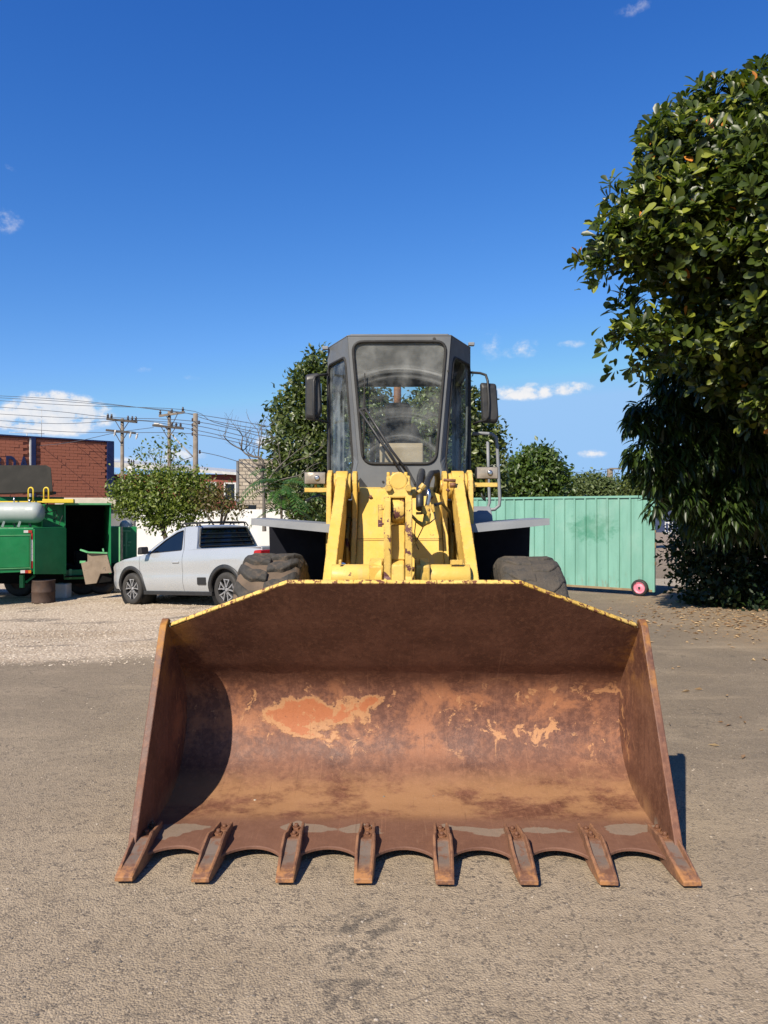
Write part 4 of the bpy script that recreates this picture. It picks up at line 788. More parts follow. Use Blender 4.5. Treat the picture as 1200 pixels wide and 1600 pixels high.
for sgn in (1, -1):
    def gf(p, q, tt, sgn=sgn): return (p, sgn * (ghw(q) - tt), q)
    out_ = [(.36, .965), (.90, .98), (1.6, 1.02), (1.93, 1.04), (1.89, 1.2), (1.81, 1.44), (1.72, 1.468), (1.55, 1.474), (1.38, 1.455), (1.22, 1.405), (.95, 1.275), (.62, 1.10)]
    hol = rounded([(.56, .995), (1.52, 1.035), (1.43, 1.41), (1.25, 1.37), (.95, 1.235)], .035, 4)
    b = MB(); plate_hole(b, out_, hol, gf, .03); b.build('cab_side', M['car_white'], pick, bevel=.004)
    b = MB(); b.add([gf(p, q, .012) for p, q in hol], [tuple(range(len(hol)))]); b.build('door_window', M['car_glass'], pick)
    b = MB(); b.tube([gf(p, q, .004) for p, q in hol], .009, 6, closed=True); b.tube([gf(1.58, 1.03, -.002), gf(1.53, 1.2, -.002), gf(1.45, 1.455, -.002)], .005, 5); b.build('window_seal', M['car_black'], pick)
# rear window with guard bars
def rw(p, q, tt): return (1.925 - (q - 1.05) * .28 - tt, p, q)
o_ = [(-ghw(1.05) + .01, 1.045), (ghw(1.05) - .01, 1.045), (ghw(1.45) - .005, 1.455), (-ghw(1.45) + .005, 1.455)]; h_ = rounded([(-.69, 1.085), (.69, 1.085), (.57, 1.425), (-.57, 1.425)], .05, 4)
b = MB(); plate_hole(b, o_, h_, rw, .03); b.build('rear_surround', M['car_white'], pick)
b = MB(); b.add([rw(p, q, .015) for p, q in h_], [tuple(range(len(h_)))]); b.build('rear_window', M['car_glass'], pick)
b = MB(); b.tube([rw(p, q, -.012) for p, q in h_], .016, 6, closed=True)
b.build('rear_guard_frame', M['car_black'], pick)
for zz in (1.17, 1.25, 1.33):
    b = MB(); b.bar(rw(-ghw(zz) + .09, zz, -.03), rw(ghw(zz) - .09, zz, -.03), .012, .018); b.build('guard_bar', M['car_black'], pick)
for u in (1.45, 1.76):
    b = MB(); b.tube([(u, -.60, 1.47), (u, -.58, 1.535), (u, 0, 1.545), (u, .58, 1.535), (u, .60, 1.47)], .016, 8); b.build('roof_bar', M['car_black'], pick)
for sgn in (1, -1):
    b = MB(); b.tube([(1.28, sgn * .595, 1.445), (1.36, sgn * .59, 1.53), (1.80, sgn * .585, 1.53), (1.86, sgn * .59, 1.46)], .014, 8); b.build('roof_rail', M['car_black'], pick)
# wheels
def car_wheel():
    r = empty('wheel'); r.parent = pick
    b = MB(); b.lathe([(.205, -.09), (.235, -.10), (.285, -.105), (.305, -.085), (.312, -.05), (.313, 0), (.312, .05), (.305, .085), (.285, .105), (.235, .10), (.205, .09)], (0, 0, 0), (0, 1, 0), 40); b.build('tyre', M['car_tyre'], r)
    b = MB(); b.lathe([(.21, .085), (.205, .07), (.20, .0), (.19, -.08)], (0, 0, 0), (0, 1, 0), 32); b.lathe([(.0, .02), (.20, .02)], (0, 0, 0), (0, 1, 0), 24); b.build('rim', M['car_black'], r, fix=False)
    for k in range(5):
        a0 = k * 2 * math.pi / 5; b = MB()
        for da in (-.20, .20):
            def rp(rad, an): return (rad * math.cos(a0 + an), .075, rad * math.sin(a0 + an))
            for (r0, an0, r1, an1) in ((.045, da * .6, .125, da * 1.3), (.125, da * 1.3, .205, da * 1.75)):
                b.bar(rp(r0, an0), rp(r1, an1), .022, .025, up=(0, 1, 0))
        b.bar((.19 * math.cos(a0 - .30), .07, .19 * math.sin(a0 - .30)), (.19 * math.cos(a0 + .30), .07, .19 * math.sin(a0 + .30)), .02, .02, up=(0, 1, 0))
        b.build('spoke', M['alloy_silver'], r)
    b = MB(); b.cyl((0, .04, 0), (0, .085, 0), .035, .03, n=16); b.build('hub_cap', M['alloy_silver'], r)
    return r
for uw in (0.0, 2.75):
    for sgn in (1, -1):
        w_ = car_wheel(); w_.location = (uw, sgn * .735, .31); w_.rotation_euler = (0, random.random() * 6, 0 if sgn > 0 else math.pi)
# ================================================================ GREEN ROAD MACHINE
pm('trailer_green', (.012, .20, .062), (.018, .25, .080), 2.5, .42, 0, .05, 30, c2=(.02, .13, .05), th2=.62, s2=4, sharp2=.1); pm('trailer_edge', (.10, .36, .14), (.14, .40, .18), 5, .5, 0)
pm('tank_grey', (.30, .34, .33), (.36, .39, .38), 3, .45, 0, .03, 30); pm('lid_grey', (.030, .029, .026), (.038, .036, .032), 3, .9, 0, spec=.08, rvar=.05); pm('lid_pale', (.075, .068, .056), (.09, .08, .068), 4, .9, 0, spec=.08, rvar=.05)
pm('tar_black', (.008, .008, .008), (.014, .013, .012), 6, .9, 0, spec=.1); pm('yellow_rail', (.70, .48, .03), (.75, .55, .05), 4, .5, 0); pm('refl_white', (.7, .66, .6), (.75, .72, .66), 9, .35, 0); pm('refl_red', (.45, .03, .02), (.5, .04, .03), 9, .35, 0); pm('lamp_orange', (.75, .22, .02), (.8, .28, .03), 9, .3, 0)
pm('chute_brown', (.20, .15, .105), (.27, .205, .145), 5, .75, 0, .2, 50, c2=(.09, .065, .05), th2=.6, s2=5, sharp2=.1); pm('drum_rust', (.05, .03, .022), (.075, .042, .028), 6, .8, 0); pm('white_box', (.55, .53, .48), (.62, .6, .55), 4, .7, 0)
GT = empty('road_machine', (-7.6, 16.6, gz(-7.6, 16.6))); goff = GT.location.copy()
tag(GT, 'green road maintenance trailer with grey air tank, yellow hoops and open black hopper', 'trailer')
def gbox(name, p0, p1, D0, D1, mat, par=GT, bevel=.01, z=None):   # p0/p1 pixel corners at D0, box goes back to D1
    b = MB(); skew(b, p0, p1, D0, D1); return b.build(name, M[mat], par, bevel=bevel, off=goff)
def dd(px): return (px - 52) * .0062        # the machine stands turned: its right end is farther away
DV = Vector((-.42, .907, 0))
def skew(b, p0, p1, D0, D1):
    x0, x1 = sorted((p0[0], p1[0])); Da, Db = D0 + dd(x0), D0 + dd(x1); Dm = D0 + dd((x0 + x1) / 2)
    za, zb = P(0, max(p0[1], p1[1]), Dm).z, P(0, min(p0[1], p1[1]), Dm).z; A, B = P(x0, 0, Da), P(x1, 0, Db); vs = []
    for z in (za, zb):
        for q_ in (A, B, B + DV * (D1 - D0), A + DV * (D1 - D0)): vs.append((q_.x, q_.y, z))
    b.add(vs, [(0, 3, 2, 1), (4, 5, 6, 7), (0, 1, 5, 4), (1, 2, 6, 5), (2, 3, 7, 6), (3, 0, 4, 7)])
def gquad(name, pts, mat, par=GT, th=.03, bevel=.004):
    pts = [Vector(p) for p in pts]; n = (pts[1] - pts[0]).cross(pts[2] - pts[0]).normalized(); b = MB(); k = len(pts)
    b.add(pts + [p - n * th for p in pts], [tuple(range(k)), tuple(range(k, 2 * k))[::-1]] + [(i, k + i, k + (i + 1) % k, (i + 1) % k) for i in range(k)]); return b.build(name, M[mat], par, bevel=bevel, off=goff)
D0 = 16.0
rd = gbox('rear_cabinet', (-140, 827), (52, 897), D0, D0 + 1.6, 'trailer_green')
gbox('cabinet_door', (-60, 838), (46, 888), D0 - .02, D0, 'trailer_green', rd)
for (x0, y0, x1, y1) in ((-60, 836.2, 46.5, 837.6), (-60, 888.4, 46.5, 889.6), (46.6, 836.2, 47.6, 889.6)): gbox('door_bead', (x0, y0), (x1, y1), D0 - .028, D0, 'trailer_edge', rd, bevel=0)
for (x0, y0, x1, y1, mt) in ((-4, 828.5, 6, 832.5, 'refl_white'), (6.2, 828.5, 13, 832.5, 'refl_red'), (37, 828.5, 44, 832.5, 'refl_white'), (44.2, 828.5, 50, 832.5, 'refl_red'), (48.5, 833, 51, 843, 'refl_red'), (48.5, 843.3, 51, 857, 'refl_white'), (48.5, 857.3, 51, 866, 'refl_white'), (48.5, 877, 51, 888, 'refl_red'), (48.5, 866.3, 51, 876.7, 'refl_white'),
        (8, 890, 14, 894, 'refl_white'), (14.2, 890, 20, 894, 'refl_red'), (32, 891, 39, 895.5, 'refl_white'), (39.2, 891, 44, 895.5, 'refl_red'), (44.2, 891, 48.5, 895.5, 'lamp_orange')): gbox('reflector', (x0, y0), (x1, y1), D0 - .012, D0 + .002, mt, rd, bevel=0)
# shaded flank going back to the right
A, B_ = P(52, 827, D0), P(52, 897, D0); C_, E_ = P(102, 826, 16.9), P(102, 897, 16.9)
gquad('flank_panel', [A, C_, E_, B_], 'trailer_green')
for f in (.34, .63):
    a = A.lerp(C_, f); c = B_.lerp(E_, f); b = MB(); b.bar(a + Vector((.01, -.012, 0)), c + Vector((.01, -.012, 0)), .02, .02, up=(1, 0, 0)); b.build('flank_rib', M['trailer_edge'], GT, off=goff)
gquad('deck', [A + Vector((-2.5, 0, 0)), C_ + Vector((-2.5, .6, 0)), C_ + Vector((-.45, .6, 0)), C_, A], 'trailer_green')
gbox('upper_wall', (66, 788), (103, 827), 16.95, 17.5, 'trailer_green'); gbox('engine_cover', (-120, 778), (70, 827), 17.6, 18.9, 'trailer_green')
# tank
tc0, tc1 = P(-70, 801, 16.6), P(69, 801, 16.6); r_ = .225; b = MB(); ax = (1, 0, 0); Lh = tc1.x - tc0.x
b.lathe([(0, 0), (.1, .015), (.17, .05), (.21, .1), (r_, .17), (r_, Lh - .17), (.21, Lh - .1), (.17, Lh - .05), (.1, Lh - .015), (0, Lh)], tc0, ax, 28); tk = b.build('air_tank', M['tank_grey'], GT, off=goff)
for px_ in (6, 31):
    a = P(px_, 811, 16.5); b = MB(); b.bar(a + Vector((.03, 0, .02)), a + Vector((-.02, -.03, -.17)), .05, .04); b.bar(a + Vector((.03, .25, .02)), a + Vector((.10, .3, -.17)), .05, .04); b.build('tank_leg', M['tank_grey'], tk, off=goff)
b = MB(); b.cyl(P(46, 786, 16.6), P(46, 780, 16.6), .02, n=8); b.build('tank_valve', M['chrome'], tk, off=goff); b = MB(); b.cyl(P(22, 786, 16.6), P(22, 777, 16.6), .016, n=8); b.build('tank_valve', M['chrome'], tk, off=goff)
b = MB(); b.tube([P(60, 802, 16.5), P(78, 800, 16.8), P(88, 797, 16.85), P(90, 806, 16.85), P(84, 812, 16.85)], .012, 6); b.tube([P(74, 786, 16.7), P(73, 796, 16.8), P(76, 800, 16.85)], .012, 6); b.build('air_hose', M['hose'], GT, off=goff)
b = MB(); b.bar(P(98, 805, 16.9), P(92, 821, 16.9), .012, .012); b.bar(P(92, 821, 16.9), P(82, 821, 16.9), .012, .012); b.build('hook_bracket', M['hose'], GT, off=goff)
# yellow platform and hoops
a, c = P(-60, 784, 16.5), P(104, 784, 16.9); b = MB(); b.bar(a, c, .05, .03); b.build('platform_rail', M['yellow_rail'], GT, off=goff)
b = MB(); b.bar(P(68, 783, 16.8), P(116, 783, 17.0), .5, .085); b.build('platform_step', M['yellow_rail'], GT, bevel=.01, off=goff)
for x0, x1 in ((44.5, 52), (68.5, 76)):
    b = MB(); pts = [P(x0, 784, 16.7)] + [P(x0, 766, 16.7)] + [P((x0 + x1) / 2 + (x1 - x0) / 2 * math.cos(a_), 766 - 4.2 * math.sin(a_), 16.7) for a_ in np.linspace(math.pi, 0, 9)][1:] + [P(x1, 784, 16.7)]; b.tube(pts, .017, 8); b.build('grab_hoop', M['yellow_rail'], GT, off=goff)
# raised lid
gquad('raised_lid', [P(-90, 729, 17.3), P(73, 729, 17.3), P(80, 733, 17.2), P(83, 770, 16.9), P(-90, 776, 16.9)], 'lid_grey', th=.04, bevel=.01)
gquad('lid_plate', [P(35, 749, 17.10), P(62, 748.5, 17.10), P(65.5, 762, 16.985), P(37, 763, 16.985)], 'lid_pale', th=.01)
b = MB(); b.bar(P(60, 774, 17), P(86, 770, 17), .12, .06); b.build('lid_hinge', M['car_black'], GT, off=goff); gbox('engine_sill', (-80, 776), (100, 783), 17.3, 17.6, 'trailer_green')
# hopper
HD = 16.7
gbox('hopper_roof', (101, 787), (173, 789.3), HD, HD + 1.5, 'trailer_green', bevel=.003); gbox('hopper_floor', (101, 899), (173, 901), HD, HD + 1.5, 'tar_black', bevel=0); gbox('hopper_wall', (100.5, 787), (102.5, 901), HD, HD + 1.5, 'trailer_green', bevel=.003)
gbox('hopper_wall', (171.5, 787), (173.5, 901), HD, HD + 1.5, 'trailer_green', bevel=.003); gbox('hopper_back', (101, 787), (173, 901), HD + 1.5, HD + 1.53, 'tar_black', bevel=0)
gbox('hopper_lintel', (100, 786), (174, 788.6), HD - .04, HD - .002, 'trailer_edge', bevel=0)
gbox('hopper_lining', (103, 790), (171, 898.5), HD + 1.40, HD + 1.45, 'tar_black', bevel=0); gbox('hopper_lining', (102.8, 790), (103.6, 898.5), HD + .03, HD + 1.42, 'tar_black', bevel=0); gbox('hopper_lining', (103, 789.8), (171, 790.6), HD + .1, HD + 1.42, 'tar_black', bevel=0); gbox('hopper_lining', (170.6, 790), (171.2, 898.5), HD + .25, HD + 1.42, 'tar_black', bevel=0)
gbox('conveyor', (118, 862), (160, 898), HD + .5, HD + 1.2, 'tar_black', bevel=.02)
gbox('hopper_apron', (100, 890), (150, 905), 16.85, 16.95, 'trailer_green')
gbox('apron_edge', (108, 889), (112, 904), 16.82, 16.85, 'trailer_edge', bevel=0)
# chute
b = MB(); D_ = 16.5
ch = [P(138, 863, D_), P(168, 864, D_), P(176, 895, D_), P(158, 896, D_), P(152, 911, D_), P(135, 913, D_), P(128, 880, D_), P(138, 877, D_)]
gquad('chute', ch, 'chute_brown', th=.05); gquad('chute_slot', [P(141, 867, D_ - .012), P(156, 867, D_ - .012), P(157, 885, D_ - .012), P(150, 891, D_ - .012), P(141, 893, D_ - .012)], 'tar_black', th=.02)
gquad('chute_side', [P(156, 897, D_ + .01), P(176, 896, D_ + .1), P(174, 908, D_ + .1), P(154, 911, D_ + .01)], 'tar_black', th=.03)
b = MB(); b.bar(P(126, 859, D_), P(138, 863, D_ - .1), .04, .03); b.bar(P(138, 863, D_ - .1), P(168, 864, D_ - .05), .05, .03); b.bar(P(162, 862, D_ - .05), P(161, 857, D_ - .05), .03, .03); b.build('chute_bar', M['trailer_edge'], GT, off=goff); b = MB(); b.bar(P(125, 878, D_), P(134, 878, D_), .03, .05); b.build('chute_pin', M['trailer_edge'], GT, off=goff)
# right cabinet
rc = gbox('side_cabinet', (172, 823), (214, 886), 17.6, 18.8, 'trailer_green')
for px_, mt in ((187, 'trailer_edge'), (190.5, 'hose')):
    b = MB(); b.bar(P(px_, 823, 17.58), P(px_, 884, 17.58), .035, .03, up=(1, 0, 0)); b.build('cabinet_pipe', M[mt], rc, off=goff)
for (x0, y0, x1, y1) in ((192, 828, 204, 831), (193, 851, 203, 853.5), (200, 846, 205, 848.5), (196, 832, 199, 870)): gbox('cabinet_bracket', (x0, y0), (x1, y1), 17.56, 17.6, 'trailer_edge', rc, bevel=0)
b = MB(); b.lathe([(0, .14), (.08, .13), (.13, .08), (.15, 0), (.15, -.02)], P(197, 822, 18.0), (0, 0, 1), 18); b.build('air_filter', M['tank_grey'], GT, off=goff)
# undercarriage
for px_ in (34.5, -40): a = P(px_, 898, 16.1); b = MB(); b.box(a.x - .04, a.x + .04, 16.06, 16.14, P(0, 918, 16.1).z, a.z); b.build('stand_leg', M['trailer_green'], GT, bevel=.005, off=goff)
b = MB(); b.bar(P(40, 910, 16.15), P(54, 899, 16.3), .05, .04); b.build('leg_brace', M['trailer_green'], GT, off=goff)
gz0 = gz(-7.5, 17)
b = MB(); b.box(-11, P(190, 0, 17.6).x, 17.6, 18.9, gz0 + .28, gz0 + .7); b.build('chassis', M['tar_black'], GT, off=goff)
for px_ in (18, 118, 148, 196):
    a = P(px_, 900, 17.3); w_ = empty('wheel'); w_.parent = GT; w_.location = Vector((a.x, 17.75, gz(a.x, 17.7) + .36)) - goff
    b = MB(); b.lathe([(.2, -.1), (.30, -.12), (.35, -.10), (.365, -.05), (.365, .05), (.35, .10), (.30, .12), (.2, .1)], (0, 0, 0), (0, 1, 0), 28); b.build('tyre', M['rubber'], w_); b = MB(); b.lathe([(0, -.05), (.15, -.05), (.2, -.09)], (0, 0, 0), (0, 1, 0), 20); b.build('rim', M['drum_rust'], w_)
# drum and white crate under the machine
a = P(68, 933, 16.25); zg = gz(a.x, 16.25); b = MB(); b.lathe([(0, 0), (.235, 0), (.24, .02), (.232, .04), (.232, .22), (.242, .235), (.232, .25), (.232, .46), (.24, .48), (.22, .47), (0, .465)], (a.x, a.y, zg), (0, 0, 1), 28)
tag(b.build('oil_drum', M['drum_rust']), 'rusty dark brown drum standing under the green trailer', 'drum')
a = P(96, 910, 17.1); b = MB(); b.box(a.x - .15, a.x + .15, 17.0, 17.3, gz(a.x, 17), gz(a.x, 17) + .32); tag(b.build('crate', M['white_box'], bevel=.02), 'whitish crate under the green trailer beside the drum', 'crate')
# ================================================================ GATE
pm('gate_green', (.16, .355, .285), (.19, .40, .32), 2.2, .5, 0, .06, 30); pm('gate_rust', (.22, .16, .09), (.30, .22, .12), 8, .7, 0); pm('pink_paint', (.72, .20, .28), (.78, .25, .33), 9, .5, 0)
m, tt, b_ = newmat('gate_sheet'); co = obco(tt); sp = nd(tt, 'ShaderNodeSeparateXYZ', {0: co}).outputs
col = mix(tt, mrange(tt, noi(tt, mapv(tt, co, (1, 1, .35)), 3.0, 6, .6), .3, .7), (.155, .345, .278), (.195, .41, .335))
ex = mth(tt, 'DIVIDE', mth(tt, 'SUBTRACT', sp[0], -1.25), .62); ez = mth(tt, 'DIVIDE', mth(tt, 'SUBTRACT', sp[2], 1.32), .34)
el = mth(tt, 'SUBTRACT', 1.0, mth(tt, 'ADD', mth(tt, 'MULTIPLY', ex, ex), mth(tt, 'MULTIPLY', ez, ez)))
st = mth(tt, 'ADD', mth(tt, 'MAXIMUM', el, -.6), mth(tt, 'MULTIPLY', mth(tt, 'SUBTRACT', noi(tt, mapv(tt, co, (1, 1, 1.4)), 7, 8, .68), .5), 3.2)); col = mix(tt, mth(tt, 'MULTIPLY', mrange(tt, st, .0, 1.0), .85), col, (.06, .24, .16))
drp = mrange(tt, noi(tt, mapv(tt, co, (1, 1, .6)), 26, 6, .6), .66, .70); col = mix(tt, mth(tt, 'MULTIPLY', drp, .6), col, (.05, .2, .14))
stk = mrange(tt, noi(tt, mapv(tt, co, (9, 9, .5)), 1.6, 7, .65), .54, .70); col = mix(tt, mth(tt, 'MULTIPLY', stk, .35), col, (.11, .23, .18)); rst = mth(tt, 'MULTIPLY', mrange(tt, sp[2], .55, .12), mrange(tt, noi(tt, mapv(tt, co, (5, 5, 1.2)), 2, 8, .7), .54, .64)); col = mix(tt, mth(tt, 'MULTIPLY', rst, .6), col, (.20, .15, .09)); fad = mrange(tt, noi(tt, co, .9, 5, .6), .48, .65); col = mix(tt, mth(tt, 'MULTIPLY', fad, .35), col, (.30, .45, .39))
tt.links.new(col, b_.inputs['Base Color']); b_.inputs['Roughness'].default_value = .5
A0 = Vector((5.25, 15.0)); gd = Vector((-.78, .626)); GL = 9.7; gate = empty('sliding_gate', (A0.x, A0.y, 0), math.atan2(-gd.y, -gd.x))
tag(gate, 'pale green corrugated sheet metal gate with pink wheel behind the loader', 'gate')
# gate local: +x toward its right end (0), runs to -GL; -y faces the camera
ns = 41; sw = GL / ns; b = MB(); pr = [(0, 0), (.012, -.028), (.040, -.028), (.052, 0), (.5 * sw + .02, -.004), (sw, 0)]
b.prism(pr + [(sw, .004), (0, .004)], lambda p, q, tt_: (p, q, tt_), .13, 1.93); s0 = None
for k in range(ns):
    if s0 is None: o = s0 = b.build('panel', MATS['gate_sheet'], gate)
    else: o = s0.copy(); COL.objects.link(o)
    o.location = (-GL + k * sw, 0, 0); o.rotation_euler = (random.uniform(-.004, .004), 0, random.uniform(-.02, .02) if k < ns - 16 else 0)
    # keep stain coordinates continuous: bake offset into mesh instead of sharing when near the right end
    if k >= ns - 16:
        me = s0.data.copy(); o.data = me
        for v in me.vertices: v.co.x += -GL + k * sw
        o.location = (0, 0, 0)
s0.location = (-GL, 0, 0)
for z0, z1, mt in ((1.93, 1.975, 'gate_green'), (.085, .13, 'gate_rust')):
    b = MB(); b.box(-GL, .0, -.03, .03, z0, z1); b.build('rail', MATS[mt], gate, bevel=.004)
b = MB(); b.box(-.002, .045, -.03, .03, .085, 1.975); b.build('end_post', MATS['gate_green'], gate, bevel=.004)
b = MB(); b.box(-GL, 0, .01, .05, 1.0, 1.05); b.build('back_rail', MATS['gate_green'], gate)
for (z, h) in ((.95, .10), (.62, .06), (1.25, .05)):
    b = MB(); b.box(.046, .062, -.02, .02, z, z + h); b.build('latch', MATS['gate_rust'], gate)
for xx in (-.22, -6.5):
    w_ = empty('wheel'); w_.parent = gate; w_.location = (xx, -.10, .165)
    b = MB(); b.lathe([(.11, -.04), (.145, -.045), (.163, -.025), (.165, 0), (.163, .025), (.145, .045), (.11, .04)], (0, 0, 0), (0, 1, 0), 32); b.build('tyre', MATS['rubber'], w_)
    b = MB(); b.lathe([(0, -.02), (.06, -.022), (.07, -.012), (.095, -.012), (.115, -.042), (.12, -.03), (.12, .03), (0, .03)], (0, 0, 0), (0, 1, 0), 28); b.build('rim', MATS['pink_paint'], w_, fix=False); b = MB(); b.cyl((0, -.045, 0), (0, .05, 0), .022, n=10); b.build('hub', MATS['rubber'], w_)
# ================================================================ BUILDINGS
pm('brick_red', (.33, .11, .062), (.40, .14, .082), 1.1, .85, 0, .3, 12, c2=(.27, .088, .052), th2=.57, s2=2.5, sharp2=.1); pm('mortar', (.25, .085, .05), (.28, .095, .06), 3, .9, 0); pm('navy_paint', (.006, .012, .06), (.009, .018, .08), 2, .5, 0); pm('white_trim', (.55, .55, .53), (.66, .66, .64), 2, .7, 0); pm('white_wall', (.68, .67, .65), (.78, .77, .75), 1.2, .85, 0, .1, 20, c2=(.55, .53, .50), th2=.62, s2=2, sharp2=.15)
pm('roof_sheet', (.45, .45, .44), (.6, .6, .58), 2, .5, .2); pm('dark_pane', (.01, .012, .015), (.016, .018, .02), 3, .12, 0); pm('beige_roof', (.40, .36, .29), (.50, .45, .37), 3, .8, 0); pm('grey_wall', (.13, .13, .135), (.17, .17, .175), 2, .8, 0)
m, tt, b_ = newmat('small_brick'); co = obco(tt); bt = nd(tt, 'ShaderNodeTexBrick', {'Vector': mapv(tt, nd(tt, 'ShaderNodeCombineXYZ', {0: nd(tt, 'ShaderNodeSeparateXYZ', {0: co}).outputs[0], 1: nd(tt, 'ShaderNodeSeparateXYZ', {0: co}).outputs[2], 2: 0.0}).outputs[0]), 'Color1': (.20, .05, .035, 1), 'Color2': (.16, .042, .03, 1), 'Mortar': (.10, .04, .032, 1), 'Scale': 1.0, 'Mortar Size': .02, 'Brick Width': .7, 'Row Height': .26}); tt.links.new(bt.outputs[0], b_.inputs['Base Color']); b_.inputs['Roughness'].default_value = .9
m, tt, b_ = newmat('stone_block'); co = obco(tt); bt = nd(tt, 'ShaderNodeTexBrick', {'Vector': nd(tt, 'ShaderNodeCombineXYZ', {0: nd(tt, 'ShaderNodeSeparateXYZ', {0: co}).outputs[0], 1: nd(tt, 'ShaderNodeSeparateXYZ', {0: co}).outputs[2], 2: 0.0}).outputs[0], 'Color1': (.36, .31, .24, 1), 'Color2': (.24, .20, .155, 1), 'Mortar': (.13, .11, .09, 1), 'Scale': 1.0, 'Mortar Size': .025, 'Brick Width': .36, 'Row Height': .19}); tt.links.new(bt.outputs[0], b_.inputs['Base Color']); b_.inputs['Roughness'].default_value = .9
# --- big brick hall at left
Ba, Bb = Vector((-25.6, 51.18)), Vector((-19.9, 56.2)); bd = (Bb - Ba).normalized(); ll = (Bb - Ba).length
hall = empty('brick_hall', (Bb.x, Bb.y, -.4), math.atan2(bd.y, bd.x)); tag(hall, 'red brick hall with navy blue columns and dark blue lettering at far left', 'building')
HT = 6.8 + .4
def wallx(px):      # pixel column -> distance along the wall
    k = (px - 600) / 1200; return (k * Bb.y - Bb.x) / (bd.x - k * bd.y)
C0, C1 = wallx(48.5), wallx(55.5)
b = MB(); b.box(-16, -.02, .06, 12, 0, HT - .06); b.build('wall', MATS['mortar'], hall)
bw, bh = .56, .212; brk = []
for v in range(3):
    b = MB(); b.box(0, bw - .016, -.0 - .010 * v, .1, 0, bh - .014); brk.append(b)
bm0 = [None] * 3; row = 0; z = 2.6
while z < HT - .3:
    x = -9.2 + (bw / 2 if row % 2 else 0)
    while x < -.75:
        px_l = 0
        if not (C0 - .3 < x + bw / 2 < C1 + .2):
            v = random.randrange(3)
            if bm0[v] is None: o = bm0[v] = brk[v].build('brick', MATS['brick_red'], hall)
            else: o = bm0[v].copy(); COL.objects.link(o)
            o.location = (x, 0, z)
        x += bw
    z += bh; row += 1
for xa, xb in ((-.40, .12), (C0, C1)):
    b = MB(); b.box(xa, xb, -.12, .4, 0, HT); b.build('column', MATS['navy_paint'], hall, bevel=.02)
b = MB(); b.box(C0 - .10, C0 - .005, -.04, .1, 0, HT - .1); b.build('column_edge', MATS['white_trim'], hall)
b = MB(); b.box(-16, .10, -.10, 12, HT - .06, HT + .03); b.build('roof_edge', MATS['navy_paint'], hall)
b = MB(); b.box(0.0, .1, .4, 12, 0, HT - .06); b.build('gable_wall', MATS['brick_red'], hall)
def letter(ch, x, z, h, wfac, par, mat, name='letter', depth=.05):
    cu = bpy.data.curves.new('letter', 'FONT'); cu.body = ch; cu.size = 1; cu.extrude = depth / 2; cu.offset = .035
    o = bpy.data.objects.new('letter_tmp', cu); COL.objects.link(o); dg = bpy.context.evaluated_depsgraph_get(); me = bpy.data.meshes.new_from_object(o.evaluated_get(dg)); bpy.data.objects.remove(o)
    xs_ = [v.co.x for v in me.vertices]; ys_ = [v.co.y for v in me.vertices]; x0, x1, y0, y1 = min(xs_), max(xs_), min(ys_), max(ys_)
    for v in me.vertices: v.co = ((v.co.x - x0) / (x1 - x0) * wfac, -v.co.z - depth, (v.co.y - y0) / (y1 - y0) * h)
    me.materials.append(mat); q_ = bpy.data.objects.new(name, me); COL.objects.link(q_); q_.parent = par; q_.location = (x, -.02, z); return q_
zb_ = CAMZ + (800 - 735) * 51.5 / 1200 + .45
for ch, p0, p1 in (('R', -12, 5.5), ('D', 9, 24.5), ('A', 29.5, 44)): letter(ch, wallx(p0), zb_, .92, wallx(p1) - wallx(p0), hall, MATS['navy_paint'])
b = MB(); b.cyl((-5, 3, HT), (-5, 3, HT + .5), .03, n=6); b.cyl((-6.2, 3, HT + .5), (-3.8, 3, HT + .55), .02, n=6); b.cyl((-4, 3, HT), (-4, 3, HT + 2.4), .02, n=6); b.build('antenna', MATS['roof_sheet'], hall)
# --- lower brick building behind the poles
lb = empty('low_brick_building', (0, 62, -.4)); tag(lb, 'low dark red brick building with white roof edge behind the utility poles', 'building')
def LB(px, py, D=62): v = P(px, py, D); return v - Vector((0, 62, -.4))
def lbw(p): return (p[0], p[2])
a, c = LB(150, 738), LB(373, 742)
w0 = (LB(325, 770).x, LB(337, 752)); 
b = MB(); zt = LB(0, 741).z
rects = [(322, 338, 753, 772), (350, 369, 754, 782)]
# wall split round the two openings
xa = a.x; 
for (p0, p1, y0, y1) in rects:
    x0, x1 = LB(p0, 0).x, LB(p1, 0).x; z0, z1 = LB(0, y1).z, LB(0, y0).z
    b.box(xa, x0, 0, .3, 0, zt); b.box(x0, x1, 0, .3, 0, z0); b.box(x0, x1, 0, .3, z1, zt); xa = x1
b.box(xa, c.x, 0, .3, 0, zt); b.box(a.x, c.x, .3, 9, 0, zt - .05); b.build('wall', MATS['small_brick'], lb)
for (p0, p1, y0, y1) in rects:
    x0, x1 = LB(p0, 0).x, LB(p1, 0).x; z0, z1 = LB(0, y1).z, LB(0, y0).z; b = MB(); plate_hole(b, [(x0, z0), (x1, z0), (x1, z1), (x0, z1)], [(x0 + .12, z0 + .12), (x1 - .12, z0 + .12), (x1 - .12, z1 - .12), (x0 + .12, z1 - .12)], lambda p, q, t_: (p, -.04 + t_, q), .12); wn = b.build('window', MATS['white_trim'], lb); b = MB(); b.box(x0 + .1, x1 - .1, .03, .05, z0 + .1, z1 - .1); b.build('pane', MATS['dark_pane'], wn)
